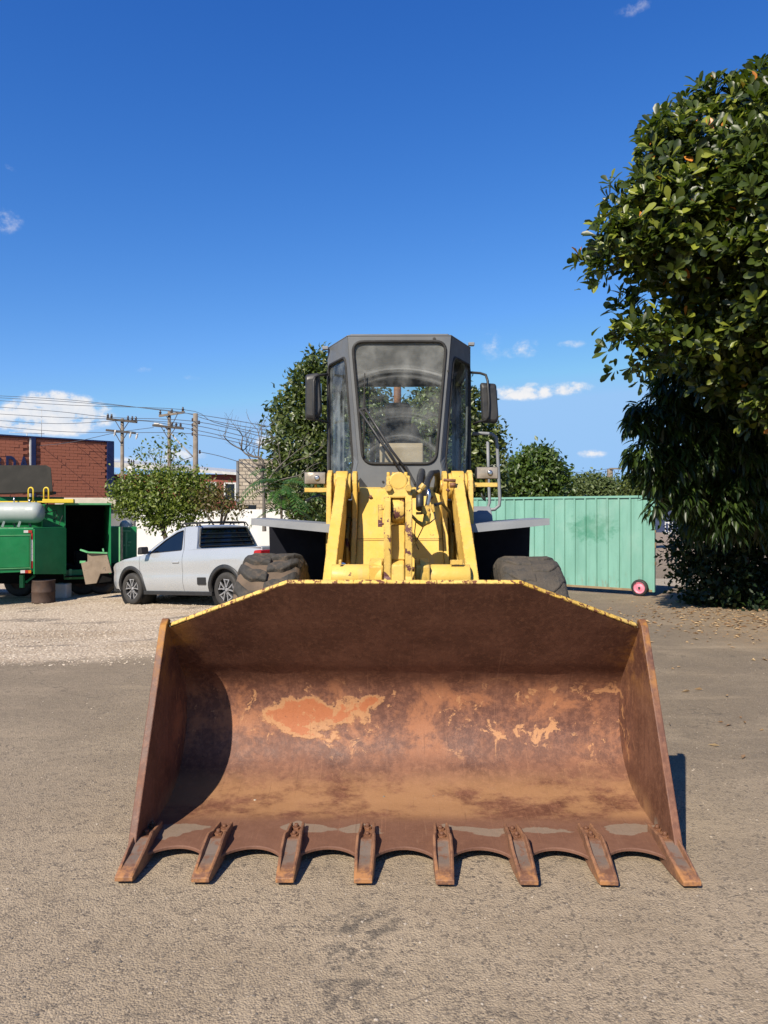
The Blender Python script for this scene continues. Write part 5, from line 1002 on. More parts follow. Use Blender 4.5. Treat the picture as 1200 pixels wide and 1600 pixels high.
b = MB(); p0, p1 = LB(150, 720), LB(376, 739); b.add([(p0.x, -.5, p0.z), (p1.x, -.5, p1.z), (p1.x, 9, p1.z + .6), (p0.x, 9, p0.z + .6), (p0.x, -.5, p0.z - .45), (p1.x, -.5, p1.z - .2), (p1.x, 9, p1.z + .3), (p0.x, 9, p0.z + .2)], [(0, 1, 2, 3), (7, 6, 5, 4), (0, 4, 5, 1), (1, 5, 6, 2), (2, 6, 7, 3), (3, 7, 4, 0)]); b.build('roof', MATS['roof_sheet'], lb)
# --- stone block building
sb = empty('stone_building', (0, 40, -.4)); tag(sb, 'tan stone block building beside the tall dark tree', 'building')
v0, v1 = P(373, 717, 40), P(455, 717, 40); b = MB(); b.box(v0.x, v1.x, 0, 6, 0, v0.z + .4); b.build('wall', MATS['stone_block'], sb); b = MB(); b.box(v0.x - .12, v0.x, -.05, .3, 0, v0.z + .3); b.build('corner_pier', MATS['grey_wall'], sb); b = MB(); b.box(P(381, 0, 40).x, P(400, 0, 40).x, -.03, .0, P(0, 797, 40).z + .4, P(0, 789, 40).z + .4); b.build('window_slot', MATS['dark_pane'], sb)
# --- white yard wall, shed
yw = empty('yard_wall', (0, 25, -.4)); tag(yw, 'long whitewashed yard wall behind the pickup and small trees', 'wall')
b = MB(); b.box(P(211, 0, 25).x, P(540, 0, 25).x, 0, .2, 0, P(0, 796, 25).z + .4); b.build('wall', MATS['white_wall'], yw, bevel=.01); b = MB(); b.box(P(211, 0, 25).x - .4, P(211, 0, 25).x, -.05, .25, 0, P(0, 790, 25).z + .4); b.build('pier', MATS['grey_wall'], yw, bevel=.01)
b = MB(); b.box(P(505, 0, 25).x, P(520, 0, 25).x, -.01, -.004, .4, 1.9); b.build('stain_panel', MATS['white_wall'], yw)
sh = empty('shed', (0, 27, -.4)); tag(sh, 'grey shed with flat beige roof behind the green trailer', 'shed'); b = MB(); x0, x1 = P(100, 0, 27).x, P(200, 0, 27).x; b.box(x0, x1, 0, 3, 0, P(0, 792, 27).z + .4); b.build('wall', MATS['grey_wall'], sh); b = MB(); b.box(x0 - .2, x1 - .3, -.3, 3.2, P(0, 790, 27).z + .4, P(0, 778, 27).z + .4); b.build('roof', MATS['beige_roof'], sh, bevel=.02)
# far blue wall and white railing beyond the gate
b = MB(); v = P(1000, 783, 62); b.box(v.x, v.x + 9, 62, 62.3, 0, v.z); pm('blue_wall', (.03, .045, .10), (.05, .065, .13), 1, .8, 0); tag(b.build('far_wall', MATS['blue_wall']), 'dark blue wall far beyond the open gateway at right', 'wall')
fr_ = empty('white_railing', (P(1052, 0, 55).x, 55, 0)); tag(fr_, 'small white railing far beyond the gateway at right', 'railing')
for zz in (.15, .85): b = MB(); b.box(-.6, 1.4, -.02, .02, zz, zz + .06); b.build('rail', MATS['white_trim'], fr_)
for k in range(9): b = MB(); b.box(-.6 + k * .24, -.55 + k * .24, -.03, .03, 0, .95); b.build('picket', MATS['white_trim'], fr_)
# ================================================================ UTILITY POLES
pm('concrete_pole', (.17, .14, .11), (.24, .20, .16), 3, .9, 0, .2, 30); pm('old_wood', (.05, .042, .036), (.085, .07, .058), 6, .85, 0); pm('insulator', (.03, .02, .018), (.05, .035, .03), 6, .3, 0); pm('porcelain', (.5, .48, .45), (.6, .58, .55), 6, .3, 0); pm('wire', (.06, .07, .09), (.08, .09, .11), 4, .6, 0)
def pole(px, top, D, r, label, arms, mt='concrete_pole'):
    base = P(px, 800, D); o = empty('utility_pole', (base.x, D, -.5)); tag(o, label, 'utility pole', 'utility poles along the street'); zt = P(px, top, D).z + .5
    b = MB(); b.cyl((0, 0, 0), (0, 0, zt), r * 1.35, r, n=14); b.build('shaft', MATS[mt], o)
    def loc(p, q_): v = P(p, q_, D); return Vector((v.x - base.x, 0, v.z + .5))
    for (x0, y0, x1, y1, ins, amt) in arms:
        a, c = loc(x0, y0) + Vector((0, -r - .05, 0)), loc(x1, y1) + Vector((0, -r - .05, 0)); b = MB(); b.bar(a, c, .12, .14); am = b.build('cross_arm', MATS[amt], o)
        for f in ins:
            p = a.lerp(c, f); b = MB(); b.lathe([(.03, .05), (.09, .10), (.05, .16), (.10, .2), (.05, .27), (.06, .34), (0, .36)], p, (0, 0, 1), 8); b.build('insulator', MATS['insulator'], am)
        for sgn in (-1, 1): b = MB(); b.bar(a.lerp(c, .5 + .22 * sgn) + Vector((0, 0, -.05)), a.lerp(c, .5) + Vector((0, 0, -.75)), .04, .04); b.build('brace', MATS['old_wood'], o)
    return o, loc
p1, l1 = pole(191, 654, 50, .105, 'utility pole with two dark crossarms and a white transformer', [(168, 655, 215.5, 660, (.04, .16, .70, .84, .96), 'old_wood'), (167, 672.5, 213, 677, (), 'old_wood')])
for px_, py_ in ((182, 676), (206, 679), (216, 681)):
    b = MB(); a = l1(px_, py_) + Vector((0, -.25, 0)); b.lathe([(.03, .15), (.08, .1), (.05, .0), (.08, -.08), (.04, -.2), (.02, -.28)], a, (.25, 0, 1), 8); b.build('fuse_cutout', MATS['porcelain'], p1)
b = MB(); a = l1(208, 738) + Vector((0, -.35, 0)); b.cyl(a + Vector((0, 0, -.42)), a + Vector((0, 0, .40)), .24, n=18); b.cyl(a + Vector((0, 0, .40)), a + Vector((0, 0, .46)), .26, n=18); tr_ = b.build('transformer', MATS['porcelain'], p1)
for dx in (-.15, 0, .15): b = MB(); b.lathe([(.03, 0), (.06, .08), (.03, .12), (.06, .2), (.02, .34)], a + Vector((dx, 0, .46)), (0, 0, 1), 8); b.build('bushing', MATS['insulator'], tr_)
p2, l2 = pole(264.5, 643, 50, .105, 'utility pole with a white street lamp arm and two crossarms', [(249.5, 650.5, 289.5, 644.5, (.05, .5, .93), 'concrete_pole'), (239.5, 665, 288, 670, (.62, .76, .90), 'old_wood')])
b = MB(); b.tube([l2(247, 663), l2(252, 663.5), l2(258, 667), l2(266, 676), l2(282, 694), l2(302, 714)], .045, 8); b.build('lamp_arm', MATS['porcelain'], p2); b = MB(); b.bar(l2(240.5, 662), l2(249, 662.5), .16, .10); b.build('lamp_head', MATS['porcelain'], p2, bevel=.03)
p3, l3 = pole(305.5, 646, 42, .125, 'bare concrete utility pole with small side insulators, right of the other two', [])
for k, (px_, py_) in enumerate(((301, 656), (301, 664), (301, 671), (301, 678), (311, 660), (312, 706))): b = MB(); v = l3(px_, py_); b.lathe([(.04, -.1), (.07, -.04), (.04, 0), (.07, .05), (.03, .1)], v, (0, 0, 1), 8); b.build('insulator', MATS['insulator'], p3)
p4, l4 = pole(953, 733, 75, .28, 'square lattice pole with one side arm above the far hedge', [(951, 732.5, 972, 732.5, (), 'concrete_pole')])
def wire(pts, r=.02, lab='thin overhead power line strung between the utility poles'):
    pts = [P(*p) for p in pts]; b = MB(); b.tube([Vector(p) for p in catmull([tuple(q_) for q_ in pts], 5)], r, 5); w_ = b.build('overhead_wire', MATS['wire'], fix=False); tag(w_, lab, 'power line', 'overhead power lines')
WR = []
for row in ([(-30, 617, 60), (110, 625, 54), (252, 641, 50), (330, 651, 43), (430, 668, 36)], [(-30, 620, 60), (110, 628, 54), (270, 642, 50), (330, 657, 43), (432, 675, 36)], [(-30, 624, 60), (110, 633, 54), (287, 640, 50), (335, 660, 43), (432, 682, 36)],
            [(-30, 634, 58), (90, 643, 54), (172, 652, 50), (301, 658, 42), (432, 688, 34)], [(-30, 645, 58), (90, 652, 54), (205, 656, 50), (301, 664, 42), (432, 695, 34)], [(-30, 655, 58), (90, 662, 54), (212, 657, 50), (301, 671, 42), (430, 700, 34)], [(-30, 664, 58), (90, 674, 54), (182, 676, 50), (301, 678, 42), (430, 706, 34)],
            [(-30, 699, 56), (90, 694, 52), (182, 676, 49), (240, 668, 49)], [(312, 706, 42), (345, 713, 40), (400, 730, 36)], [(782, 715, 60), (850, 730, 68), (905, 738, 72), (953, 732, 75)], [(782, 722, 60), (850, 735, 68), (905, 741, 72), (953, 736, 75)], [(300, 714, 42), (283, 720, 44), (265, 730, 49)]): WR.append(row)
WR.append([(783, 708, 60), (800, 714, 62), (860, 728, 68)])
WL = ['uppermost power line crossing the sky above the brick hall', 'second power line from the top above the brick hall', 'third power line from the top reaching the upper crossarm end', 'fourth power line from the top above the brick hall', 'fifth power line from the top across the white cloud', 'sixth power line from the top across the white cloud', 'lowest of the long power lines above the brick hall', 'slanting service line rising from the brick hall to the first pole', 'low line running right from the bare concrete pole', 'upper of two lines sagging to the lattice pole over the hedge', 'lower of two lines sagging to the lattice pole over the hedge', 'short slack line between the street lamp pole and the bare concrete pole', 'short line just left of the rounded green tree']
for row, lb_ in zip(WR, WL): wire(row, .018, lb_)
# ================================================================ VEGETATION
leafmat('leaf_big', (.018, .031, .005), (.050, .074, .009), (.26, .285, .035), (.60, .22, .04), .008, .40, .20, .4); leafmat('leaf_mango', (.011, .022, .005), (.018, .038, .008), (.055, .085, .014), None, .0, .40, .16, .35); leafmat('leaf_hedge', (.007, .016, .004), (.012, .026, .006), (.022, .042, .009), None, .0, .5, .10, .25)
leafmat('leaf_back', (.036, .055, .012), (.072, .10, .020), (.15, .175, .042), None, 0, .42, .22); leafmat('leaf_round', (.035, .065, .010), (.065, .110, .016), (.10, .155, .025), None, 0, .45, .25); leafmat('leaf_light', (.08, .12, .015), (.15, .20, .025), (.25, .29, .045), None, 0, .5, .35); leafmat('leaf_olive', (.07, .10, .03), (.11, .15, .045), (.16, .2, .07), None, 0, .6, .3); leafmat('leaf_red', (.09, .045, .02), (.14, .10, .03), (.16, .16, .04), None, 0, .55, .3); leafmat('leaf_fern', (.035, .10, .016), (.055, .14, .022), (.09, .19, .035), None, 0, .42, .3)
pm('bark', (.06, .045, .033), (.11, .085, .062), 6, .9, 0, .6, 20, stretch=(1, 1, .3)); pm('bark_grey', (.10, .088, .075), (.15, .13, .11), 6, .9, 0, .4, 20)
def unit(a): return a / np.maximum(np.linalg.norm(a, axis=1, keepdims=True), 1e-9)
SH_BROAD = ([(0, 0), (.38, 0), (.72, 0), (1, 0), (.36, .125), (.70, .225), (.93, .13), (.36, -.125), (.70, -.225), (.93, -.13)], [(0, 1, 4), (1, 2, 5, 4), (2, 3, 6, 5), (0, 7, 1), (1, 7, 8, 2), (2, 8, 9, 3)])
SH_LONG = ([(0, 0), (.35, 0), (.7, 0), (1, 0), (.30, .11), (.65, .10), (.30, -.11), (.65, -.10)], [(0, 1, 4), (1, 2, 5, 4), (2, 3, 5), (0, 6, 1), (1, 6, 7, 2), (2, 7, 3)])
SH_OVAL = ([(0, 0), (.5, 0), (1, 0), (.45, .27), (.45, -.27)], [(0, 1, 3), (1, 2, 3), (0, 4, 1), (1, 4, 2)])
SH_QUAD = ([(0, 0), (.45, .3), (1, 0), (.45, -.3)], [(0, 1, 2, 3)])
def leaf_arrays(c, d, n, ln, shape, fold=.25, droop=.2):
    c, d = np.asarray(c), unit(np.asarray(d)); n = np.asarray(n); n = unit(n - d * (n * d).sum(1, keepdims=True)); s_ = np.cross(d, n); pts, fcs = shape; V = np.empty((len(c), len(pts), 3))
    for k, (u, v) in enumerate(pts):
        V[:, k] = c + d * (u * ln[:, None]) + s_ * (v * ln[:, None]) + n * ((abs(v) * fold * 1.6 - droop * u * u) * ln[:, None])
    return V, fcs
def leaves_obj(name, V, fcs, mat, parent, off, stuff=True):
    N, K, _ = V.shape; me = bpy.data.meshes.new(name); vs = (V - np.asarray(off)).reshape(-1, 3)
    loops = np.concatenate([np.asarray(f) for f in fcs]); cnt = np.array([len(f) for f in fcs]); nl = len(loops)
    me.vertices.add(N * K); me.vertices.foreach_set('co', vs.ravel()); me.loops.add(N * nl); me.loops.foreach_set('vertex_index', (loops[None] + K * np.arange(N)[:, None]).ravel().astype(np.int32))
    me.polygons.add(N * len(fcs)); tot = np.tile(cnt, N); st = np.concatenate([[0], np.cumsum(tot)[:-1]]); me.polygons.foreach_set('loop_start', st.astype(np.int32)); me.polygons.foreach_set('loop_total', tot.astype(np.int32)); me.update(calc_edges=True); me.validate()
    me.materials.append(mat); o = bpy.data.objects.new(name, me); COL.objects.link(o); o.parent = parent
    if stuff: o['kind'] = 'stuff'
    return o
def rdir(n):
    v = rng.normal(size=(n, 3)); return unit(v)
def blobpts(blobs, n, shell=.55, lumpy=.25):
    """points on/in a set of blobs; returns position and outward direction; points deep inside other blobs are mostly dropped"""
    C = np.array([tuple(P(px, py, D)) for px, py, r, D in blobs]); R = np.array([r * D / 1200 for px, py, r, D in blobs]); w = R ** 2; w = w / w.sum()
    out_p = []; out_d = []
    k = rng.choice(len(blobs), size=n * 3, p=w); d = rdir(n * 3); f = (shell + (1 - shell) * rng.random(n * 3) ** .5) * (1 + lumpy * (rng.random(n * 3) - .5)); p = C[k] + d * (R[k] * f)[:, None] * np.array([1, 1, .95])
    dist = np.linalg.norm(p[:, None] - C[None], axis=2) / R[None]; dist[np.arange(len(k)), k] = 9; keep = (dist.min(1) > .62) | (rng.random(len(k)) < .15); p, d = p[keep][:n], d[keep][:n]; return p, d
def clusters(p, d, per, spread):
    n = len(p); q = np.repeat(p, per, 0) + rng.normal(size=(n * per, 3)) * spread; return q, np.repeat(d, per, 0)
def grow(mb, p, d, length, r, depth, bend=.35, kids=(2, 3), gnarl=.25, minr=.006):
    pts = [Vector(p)]; d = Vector(d).normalized(); n = 5; rr = [r]
    for k in range(n):
        d = (d + Vector((random.uniform(-1, 1), random.uniform(-1, 1), random.uniform(-.6, 1))) * gnarl * .4).normalized(); pts.append(pts[-1] + d * length / n); rr.append(max(minr * .6, r * (1 - .5 * (k + 1) / n)))
    mb.tube(pts, rr, 7 if r > .04 else 5)
    if depth > 0:
        for k in range(random.randint(*kids)):
            i = random.randint(2, n); a = Vector((random.uniform(-1, 1), random.uniform(-1, 1), random.uniform(-.2, .8))).normalized(); grow(mb, pts[i], (d + a * (bend * 2.2)).normalized(), length * random.uniform(.55, .8), rr[i] * .7, depth - 1, bend, kids, gnarl, minr)
def limbs(name, base, r, targets, parent, mat, fork=.4, off=None):
    """trunk from base with a limb to every target point"""
    b = MB(); base = Vector(base); T = [Vector(q_) for q_ in targets]; ctr = sum(T, Vector()) / len(T); fk = base.lerp(ctr, fork); b.tube([base, base.lerp(fk, .5) + Vector((random.uniform(-.08, .08), random.uniform(-.08, .08), 0)), fk], [r * 1.25, r, r * .85], 10)
    for q_ in T:
        m_ = fk.lerp(q_, .5) + Vector((random.uniform(-.2, .2), random.uniform(-.2, .2), random.uniform(.0, .25))); b.tube([fk, fk.lerp(m_, .5), m_, q_], [r * .6, r * .5, r * .35, r * .12], 7)
    return b.build(name, mat, parent, off=off, fix=False)
def simple_tree(name, label, cat, blobs, n, per, lsize, mat, base, r, shape=SH_OVAL, spread=.12, group=None, shell=.55, up=.35, fork=.4, bark='bark', trunk=True, lim=7):
    root = empty(name, base); tag(root, label, cat, group); p, d = blobpts(blobs, n, shell)
    if trunk: limbs('trunk', base, r, [tuple(P(px, py, D)) for px, py, rr_, D in blobs[:lim]], root, MATS[bark], fork, off=base)
    q, dd_ = clusters(p, d, per, spread); m_ = len(q); ax = unit(dd_ * .7 + rdir(m_) * .9 + np.array([0, 0, -.15])); nm = unit(dd_ * .8 + np.array([0, 0, up]) + rdir(m_) * .7); ln = lsize * (.65 + .7 * rng.random(m_))
    V, f = leaf_arrays(q, ax, nm, ln, shape); leaves_obj('crown', V, f, MATS[mat], root, base); return root
# --- two tall trees behind the loader
D = 21
simple_tree('evergreen_tree', 'tall dense evergreen tree rising left of the loader cab', 'tree', [(500, 605, 42, D), (468, 645, 38, D), (452, 690, 30, D - .6), (480, 722, 45, D - .8), (520, 660, 55, D), (440, 742, 22, D - 1), (540, 600, 40, D + .6), (565, 650, 45, D + .8), (500, 765, 45, D - .8), (560, 720, 50, D), (505, 575, 22, D), (455, 765, 30, D - 1), (590, 640, 26, D + 1)], 2900, 7, .15, 'leaf_back', (P(515, 0, D).x, D, -.2), .25, spread=.14, group='trees behind the loader')
simple_tree('evergreen_tree', 'dense evergreen tree showing right of the loader cab and through its glass', 'tree', [(700, 655, 52, D), (748, 680, 30, D), (735, 720, 42, D - .5), (685, 630, 32, D), (760, 745, 26, D - .8), (660, 690, 45, D), (768, 700, 18, D), (765, 770, 22, D - .8), (715, 760, 40, D), (660, 740, 40, D), (720, 625, 24, D), (650, 650, 24, D + .5)], 2500, 7, .15, 'leaf_back', (P(700, 0, D).x, D, -.1), .25, spread=.14, group='trees behind the loader')
D = 38
simple_tree('round_tree', 'rounded bright green tree beyond the pale green gate', 'tree', [(838, 735, 34, D), (818, 748, 34, D), (858, 748, 26, D), (800, 765, 26, D), (842, 722, 20, D), (868, 765, 18, D), (835, 775, 40, D), (790, 772, 18, D)], 1500, 6, .26, 'leaf_round', (P(832, 0, D).x, D, 0), .3, spread=.2, group='trees beyond the gate')
D = 44
simple_tree('hedge', 'olive green bushy hedge rising above the gate top', 'hedge', [(900, 765, 18, D), (925, 760, 20, D), (950, 765, 20, D), (975, 768, 16, D), (915, 775, 20, D), (940, 775, 22, D), (930, 750, 8, D), (905, 752, 8, D), (888, 772, 14, D)], 1000, 6, .2, 'leaf_olive', (P(930, 0, D).x, D, 0), .12, spread=.16, group='trees beyond the gate')
D = 34
simple_tree('bushy_tree', 'dull green bushy tree partly behind the hanging mango leaves', 'tree', [(990, 765, 20, D), (1008, 775, 22, D), (1030, 770, 24, D), (985, 785, 18, D), (1050, 765, 26, D), (1022, 752, 16, D)], 600, 6, .22, 'leaf_back', (P(1012, 0, D).x, D, 0), .15, spread=.16, group='trees beyond the gate')
# --- small light tree behind the pickup
D = 20.5
simple_tree('young_tree', 'light green young tree behind the pickup with sprigs reaching above', 'tree', [(228, 782, 30, D), (268, 772, 38, D), (308, 782, 26, D), (195, 790, 18, D), (240, 805, 20, D), (198, 765, 20, D), (255, 748, 20, D), (300, 752, 18, D), (250, 805, 20, D), (285, 805, 22, D), (182, 765, 10, D), (218, 748, 16, D), (325, 768, 12, D), (283, 745, 16, D)], 1250, 7, .10, 'leaf_light', (P(275, 0, D).x, D, gz(-5, D)), .07, spread=.13, fork=.62, shell=.35)
sp_ = empty('leafy_sprigs', tuple(P(250, 740, D + .1))); tag(sp_, 'sparse pale shoots rising above the young tree before the poles', 'branches'); b = MB(); tips = []
for (a0, a1) in (((252, 745), (247, 700)), ((258, 745), (262, 690)), ((262, 742), (280, 688)), ((240, 748), (214, 706)), ((246, 735), (232, 705)), ((268, 740), (272, 702))):
    p0, p1 = P(*a0, D + .1), P(*a1, D + .1); b.tube([p0, p0.lerp(p1, .5) + Vector((random.uniform(-.1, .1), 0, 0)), p1], [.014, .01, .006], 5); tips += [p0.lerp(p1, f) for f in (.55, .8, 1.0, 1.0)]
b.build('stem', MATS['bark_grey'], sp_, off=sp_.location, fix=False); tp = np.array([tuple(q_) for q_ in tips]); q, dd_ = clusters(tp, np.tile([[0, 0, 1.0]], (len(tp), 1)), 11, .12); V, f = leaf_arrays(q, unit(rdir(len(q)) + [0, 0, .2]), unit(rdir(len(q)) + [0, 0, 1]), .10 * (.7 + .6 * rng.random(len(q))), SH_OVAL); leaves_obj('foliage', V, f, MATS['leaf_light'], sp_, tuple(sp_.location))
D = 20
simple_tree('red_shrub', 'sparse reddish brown shrub against the white yard wall', 'shrub', [(332, 785, 18, D), (352, 790, 16, D), (345, 768, 13, D), (318, 778, 12, D), (362, 780, 12, D), (370, 792, 10, D)], 230, 5, .09, 'leaf_red', (P(338, 0, D).x, D, -.3), .05, spread=.12, shell=.2, fork=.6, bark='bark')
# dark shrubs behind the left fender
D = 19
simple_tree('dark_shrub', 'dark shrub behind the left fender under the tall tree', 'shrub', [(480, 775, 28, D), (500, 790, 25, D), (462, 790, 20, D)], 350, 6, .11, 'leaf_back', (P(485, 0, D).x, D, -.1), .04, spread=.1)
# --- bare twiggy tree
bt_ = empty('bare_tree', (P(410, 0, 18.5).x, 18.5, -.2)); tag(bt_, 'leafless grey tree with twisted twigs before the stone building', 'tree'); b = MB()
def bp(px, py, D=18.5): return P(px, py, D)
br = [([(412, 830), (411, 770), (409, 728)], .055), ([(409, 750), (412, 725), (406, 715), (398, 714), (385, 710), (378, 702)], .04), ([(378, 702), (366, 697), (358, 690), (353, 682), (351, 676)], .02), ([(378, 702), (381, 690), (377, 680), (371, 671)], .02), ([(398, 714), (386, 705), (388, 690), (393, 676)], .018), ([(409, 728), (404, 712), (405, 690), (403, 672)], .026), ([(405, 700), (411, 685), (410, 668)], .016), ([(409, 728), (400, 724), (390, 716), (384, 708)], .024), ([(406, 700), (414, 692), (426, 688), (431, 680)], .016), ([(411, 745), (402, 750), (394, 756), (386, 750), (382, 744)], .018), ([(411, 770), (425, 742), (440, 728), (452, 715)], .03), ([(440, 728), (438, 712), (436, 690)], .018), ([(425, 742), (436, 735), (460, 720), (480, 715), (505, 700)], .016), ([(452, 715), (470, 700), (490, 690)], .012), ([(411, 760), (440, 750), (470, 742), (485, 730), (500, 722)], .02), ([(470, 742), (478, 760), (470, 775)], .012)]
for pts, r in br:
    cp_ = catmull([tuple(bp(*q_) + Vector((random.uniform(-.02, .02), random.uniform(-.2, .1), 0))) for q_ in pts], 3); b.tube(cp_, [r * (1 - .65 * k / (len(cp_) - 1)) for k in range(len(cp_))], 6)
    for k in range(3): i = random.randint(len(cp_) // 2, len(cp_) - 1); grow(b, cp_[i], Vector((random.uniform(-1, 1), random.uniform(-.4, .4), random.uniform(.1, 1))), random.uniform(.2, .45), r * .35, 1, .4, (1, 3), .5, .004)
b.build('trunk', MATS['bark_grey'], bt_, off=bt_.location, fix=False)
# --- fern-like plant with long pinnate fronds
D = 15.2; fp = empty('pinnate_plant', (P(440, 0, D).x, D, gz(-2, D))); tag(fp, 'bright green plant with long feathery fronds behind the left fender', 'plant'); b = MB(); top = P(440, 772, D); b.tube([fp.location, fp.location.lerp(top, .5), top], [.035, .03, .02], 7); b.build('stem', MATS['bark'], fp, off=fp.location, fix=False)
for k in range(24):
    a = k * 2.4; el_ = random.uniform(.1, 1.0); ln = random.uniform(.7, 1.05); hd2 = Vector((math.cos(a), math.sin(a) * .7 - .15, 0)).normalized(); b0 = top + Vector((0, 0, random.uniform(-.35, .28))); pts = []
    for i in range(9): u = i / 8; pts.append(b0 + hd2 * (ln * u * (1 - .15 * u)) + Vector((0, 0, el_ * ln * u * .75 - ln * .62 * u * u)))
    b = MB(); b.tube(pts, [.008 * (1 - .7 * i / 8) for i in range(9)], 5); 
    for i in range(1, 9):
        for sgn in (-1, 1):
            for f_ in (0, .5):
                if i == 8 and f_: continue
                pp = pts[i] if not f_ else pts[i].lerp(pts[i + 1], .5); tg = (pts[min(i + 1, 8)] - pts[i - 1]).normalized(); sd = tg.cross(Vector((0, 0, 1))).normalized() * sgn; up_ = sd.cross(tg) * sgn; dr = (sd + tg * .55 - Vector((0, 0, .25))).normalized(); l_ = .17 * (1 - .35 * abs(i / 8 - .45)); w_ = .017
                pr_ = dr.cross(up_).normalized(); b.add([pp, pp + dr * l_ * .4 + pr_ * w_, pp + dr * l_, pp + dr * l_ * .4 - pr_ * w_], [(0, 1, 2, 3)])
    b.build('frond', MATS['leaf_fern'], fp, off=fp.location, fix=False)
# --- big broad-leaved tree at right
D = 10.4
BL = [(1085, 235, 62, D), (1025, 300, 62, D - .3), (1060, 380, 85, D - .4), (990, 415, 50, D - .5), (945, 432, 36, D - .5), (962, 505, 30, D - .5), (1010, 500, 42, D - .4), (1150, 300, 110, D - .3), (1185, 180, 62, D + .2), (1130, 190, 40, D), (1200, 420, 130, D - .2), (1120, 470, 70, D), (1060, 520, 26, D - .2), (1330, 300, 200, D - .6), (1290, 500, 160, D - .2), (1480, 350, 200, D), (1040, 205, 34, D), (1180, 135, 26, D + .3), (975, 345, 28, D - .4), (1150, 560, 50, D + .3), (985, 540, 16, D - .4), (1120, 560, 50, D + .6), (1190, 610, 60, D + .6)]
BL = [(px, py, max(12, r_ - 22), D_) for px, py, r_, D_ in BL]
rt = empty('broadleaf_tree', (8.2, 12.6, 0)); tag(rt, 'large glossy broad-leaved tree overhanging from the right edge', 'tree')
limbs('trunk', (8.2, 12.6, 0), .15, [tuple(P(px, py, D_)) for px, py, r_, D_ in (BL[0], BL[1], BL[2], BL[7], BL[8], BL[9], BL[10], BL[13], BL[14])], rt, MATS['bark'], .45, off=rt.location)
cc, cd = blobpts(BL, 300, .62, .3); nr = 19; p = np.repeat(cc, nr, 0); d = unit(rdir(len(p)) + np.repeat(cd, nr, 0) * .7 + np.array([-.1, -.2, .35])); p = p + d * ((.22 + .24 * rng.random(len(p))) * np.repeat(.7 + .5 * rng.random(len(cc)), nr))[:, None]; keep = p[:, 0] < .95 * p[:, 1]; p, d = p[keep], d[keep]
per = 9; n_ = len(p); an = rng.random((n_, 1)) * 6.28 + np.arange(per)[None] * (6.2832 / per) + rng.normal(size=(n_, per)) * .25
axs = unit(d + np.array([-.1, -.25, .55])); h1 = unit(np.cross(axs, rdir(n_))); h2 = np.cross(axs, h1); tl = .35 + .75 * rng.random((n_, per))
ld_ = (axs[:, None] * np.cos(tl * 1.25)[..., None] + (h1[:, None] * np.cos(an)[..., None] + h2[:, None] * np.sin(an)[..., None]) * np.sin(tl * 1.25)[..., None]).reshape(-1, 3); nm = (np.repeat(axs, per, 0) * .9 + rdir(n_ * per) * .35); c_ = np.repeat(p, per, 0) + ld_ * .02 + rng.normal(size=(n_ * per, 3)) * .02; ln = .18 * (.6 + .6 * rng.random(n_ * per))
V, f = leaf_arrays(c_, ld_, nm, ln, SH_BROAD, .22, .12)
# the 300 leaves that show largest become parts of their own
scr = (c_[:, 0] / c_[:, 1] < .5) & (c_[:, 1] < D + .3); front = np.where(scr, -c_[:, 1] + rng.random(len(c_)) * .4 + ln * 3, -99); top_i = np.argsort(front)[-300:]; mask = np.ones(len(c_), bool); mask[top_i] = False
leaves_obj('crown', V[mask], f, MATS['leaf_big'], rt, tuple(rt.location))
for i in top_i: leaves_obj('leaf', V[i:i + 1], f, MATS['leaf_leafone'] if 'leaf_leafone' in MATS else MATS['leaf_big'], rt, tuple(rt.location), stuff=False)
# inner twigs and shade leaves
p, d = blobpts(BL, 2600, .12, .12); q, dd_ = clusters(p, d, 6, .14); V, f = leaf_arrays(q, unit(rdir(len(q)) + [0, 0, -.3]), unit(rdir(len(q)) * .6 + [0, 0, 1]), .19 * (.7 + .5 * rng.random(len(q))), SH_BROAD); leaves_obj('inner_foliage', V, f, MATS['leaf_big'], rt, tuple(rt.location))
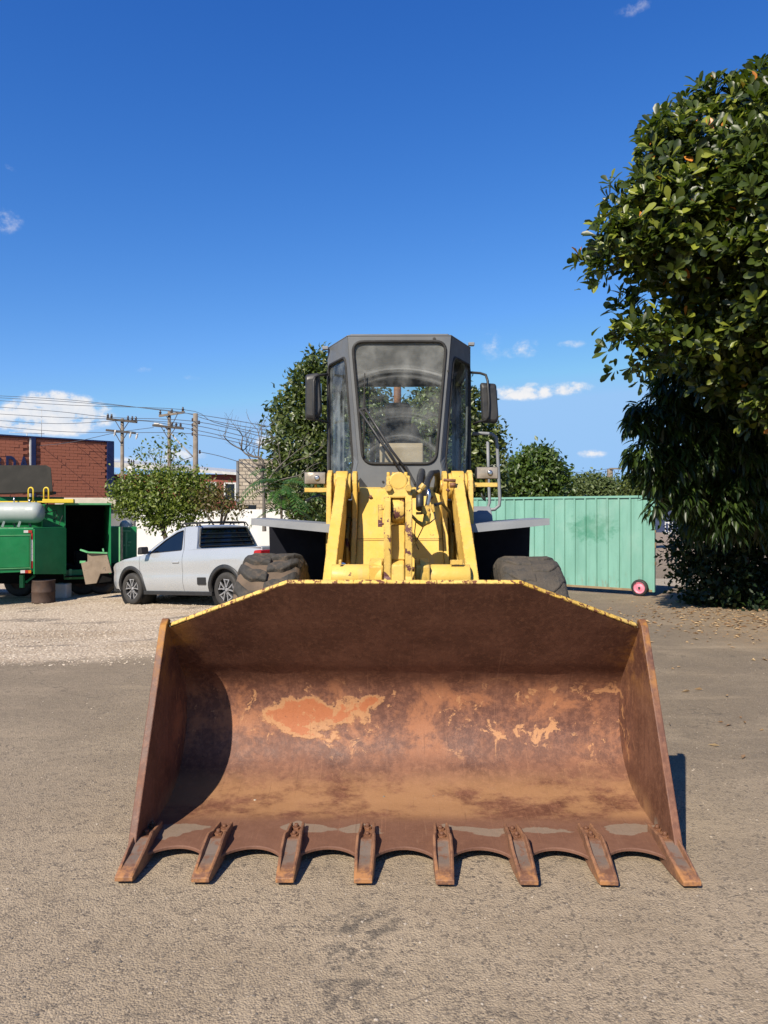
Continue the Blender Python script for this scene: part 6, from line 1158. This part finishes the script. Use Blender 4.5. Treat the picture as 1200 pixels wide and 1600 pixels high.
# --- mango-like tree with hanging long leaves
D = 11.9
BM = [(1040, 655, 42, D), (1005, 650, 26, D - .2), (1060, 600, 40, D), (1085, 700, 55, D), (1010, 710, 26, D - .3), (1030, 740, 34, D - .3), (1120, 620, 70, D + .2), (1160, 720, 80, D + .4), (1200, 620, 90, D + .6), (1065, 770, 34, D), (1025, 790, 14, D - .2), (1120, 790, 60, D + .4), (1045, 575, 22, D), (1080, 560, 30, D), (985, 660, 12, D - .2), (1190, 780, 70, D + .8)]
mt_ = empty('mango_tree', (7.9, 14.2, 0)); tag(mt_, 'dark mango tree with hanging narrow leaves at right beneath the broadleaf crown', 'tree'); limbs('trunk', (7.9, 14.2, 0), .08, [tuple(P(px, py, D_)) for px, py, r_, D_ in (BM[0], BM[1], BM[3], BM[5], BM[6], BM[7], BM[9], BM[11])], mt_, MATS['bark'], .5, off=mt_.location)
p, d = blobpts(BM, 1900, .35, .3); per = 8; n_ = len(p); an = rng.random((n_, per)) * 6.28; hd3 = np.stack([np.cos(an), np.sin(an), np.zeros_like(an)], -1); ld_ = (hd3 * .75 + d[:, None] * .45 + np.array([0, 0, -.75]) + rng.normal(size=(n_, per, 3)) * .25).reshape(-1, 3); nm = (hd3 * .6 + np.array([0, 0, 1.0])).reshape(-1, 3) + rdir(n_ * per) * .3; c_ = np.repeat(p, per, 0) + rng.normal(size=(n_ * per, 3)) * .03; ln = .23 * (.6 + .6 * rng.random(n_ * per))
V, f = leaf_arrays(c_, ld_, nm, ln, SH_LONG, .3, .25); leaves_obj('crown', V, f, MATS['leaf_mango'], mt_, tuple(mt_.location))
# --- dense shady hedge under the trees
D = 13.8
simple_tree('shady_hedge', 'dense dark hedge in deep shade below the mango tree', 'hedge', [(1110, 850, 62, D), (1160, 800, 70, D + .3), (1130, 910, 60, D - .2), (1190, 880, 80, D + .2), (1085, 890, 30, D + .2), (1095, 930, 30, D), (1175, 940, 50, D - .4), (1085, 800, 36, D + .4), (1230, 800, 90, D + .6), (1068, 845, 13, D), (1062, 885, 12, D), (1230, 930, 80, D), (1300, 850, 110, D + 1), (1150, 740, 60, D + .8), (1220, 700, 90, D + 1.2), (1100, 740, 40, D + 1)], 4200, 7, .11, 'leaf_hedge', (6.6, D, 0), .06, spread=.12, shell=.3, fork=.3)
th = empty('thin_trunk', (P(1188, 0, 13.5).x, 13.5, 0)); tag(th, 'thin leaning bare trunk standing before the dark hedge', 'tree trunk'); b = MB(); b.tube([P(1190, 946, 13.5), P(1178, 905, 13.4), P(1160, 850, 13.3), P(1150, 805, 13.2)], [.035, .028, .024, .015], 8); b.build('trunk', MATS['bark'], th, off=th.location, fix=False)
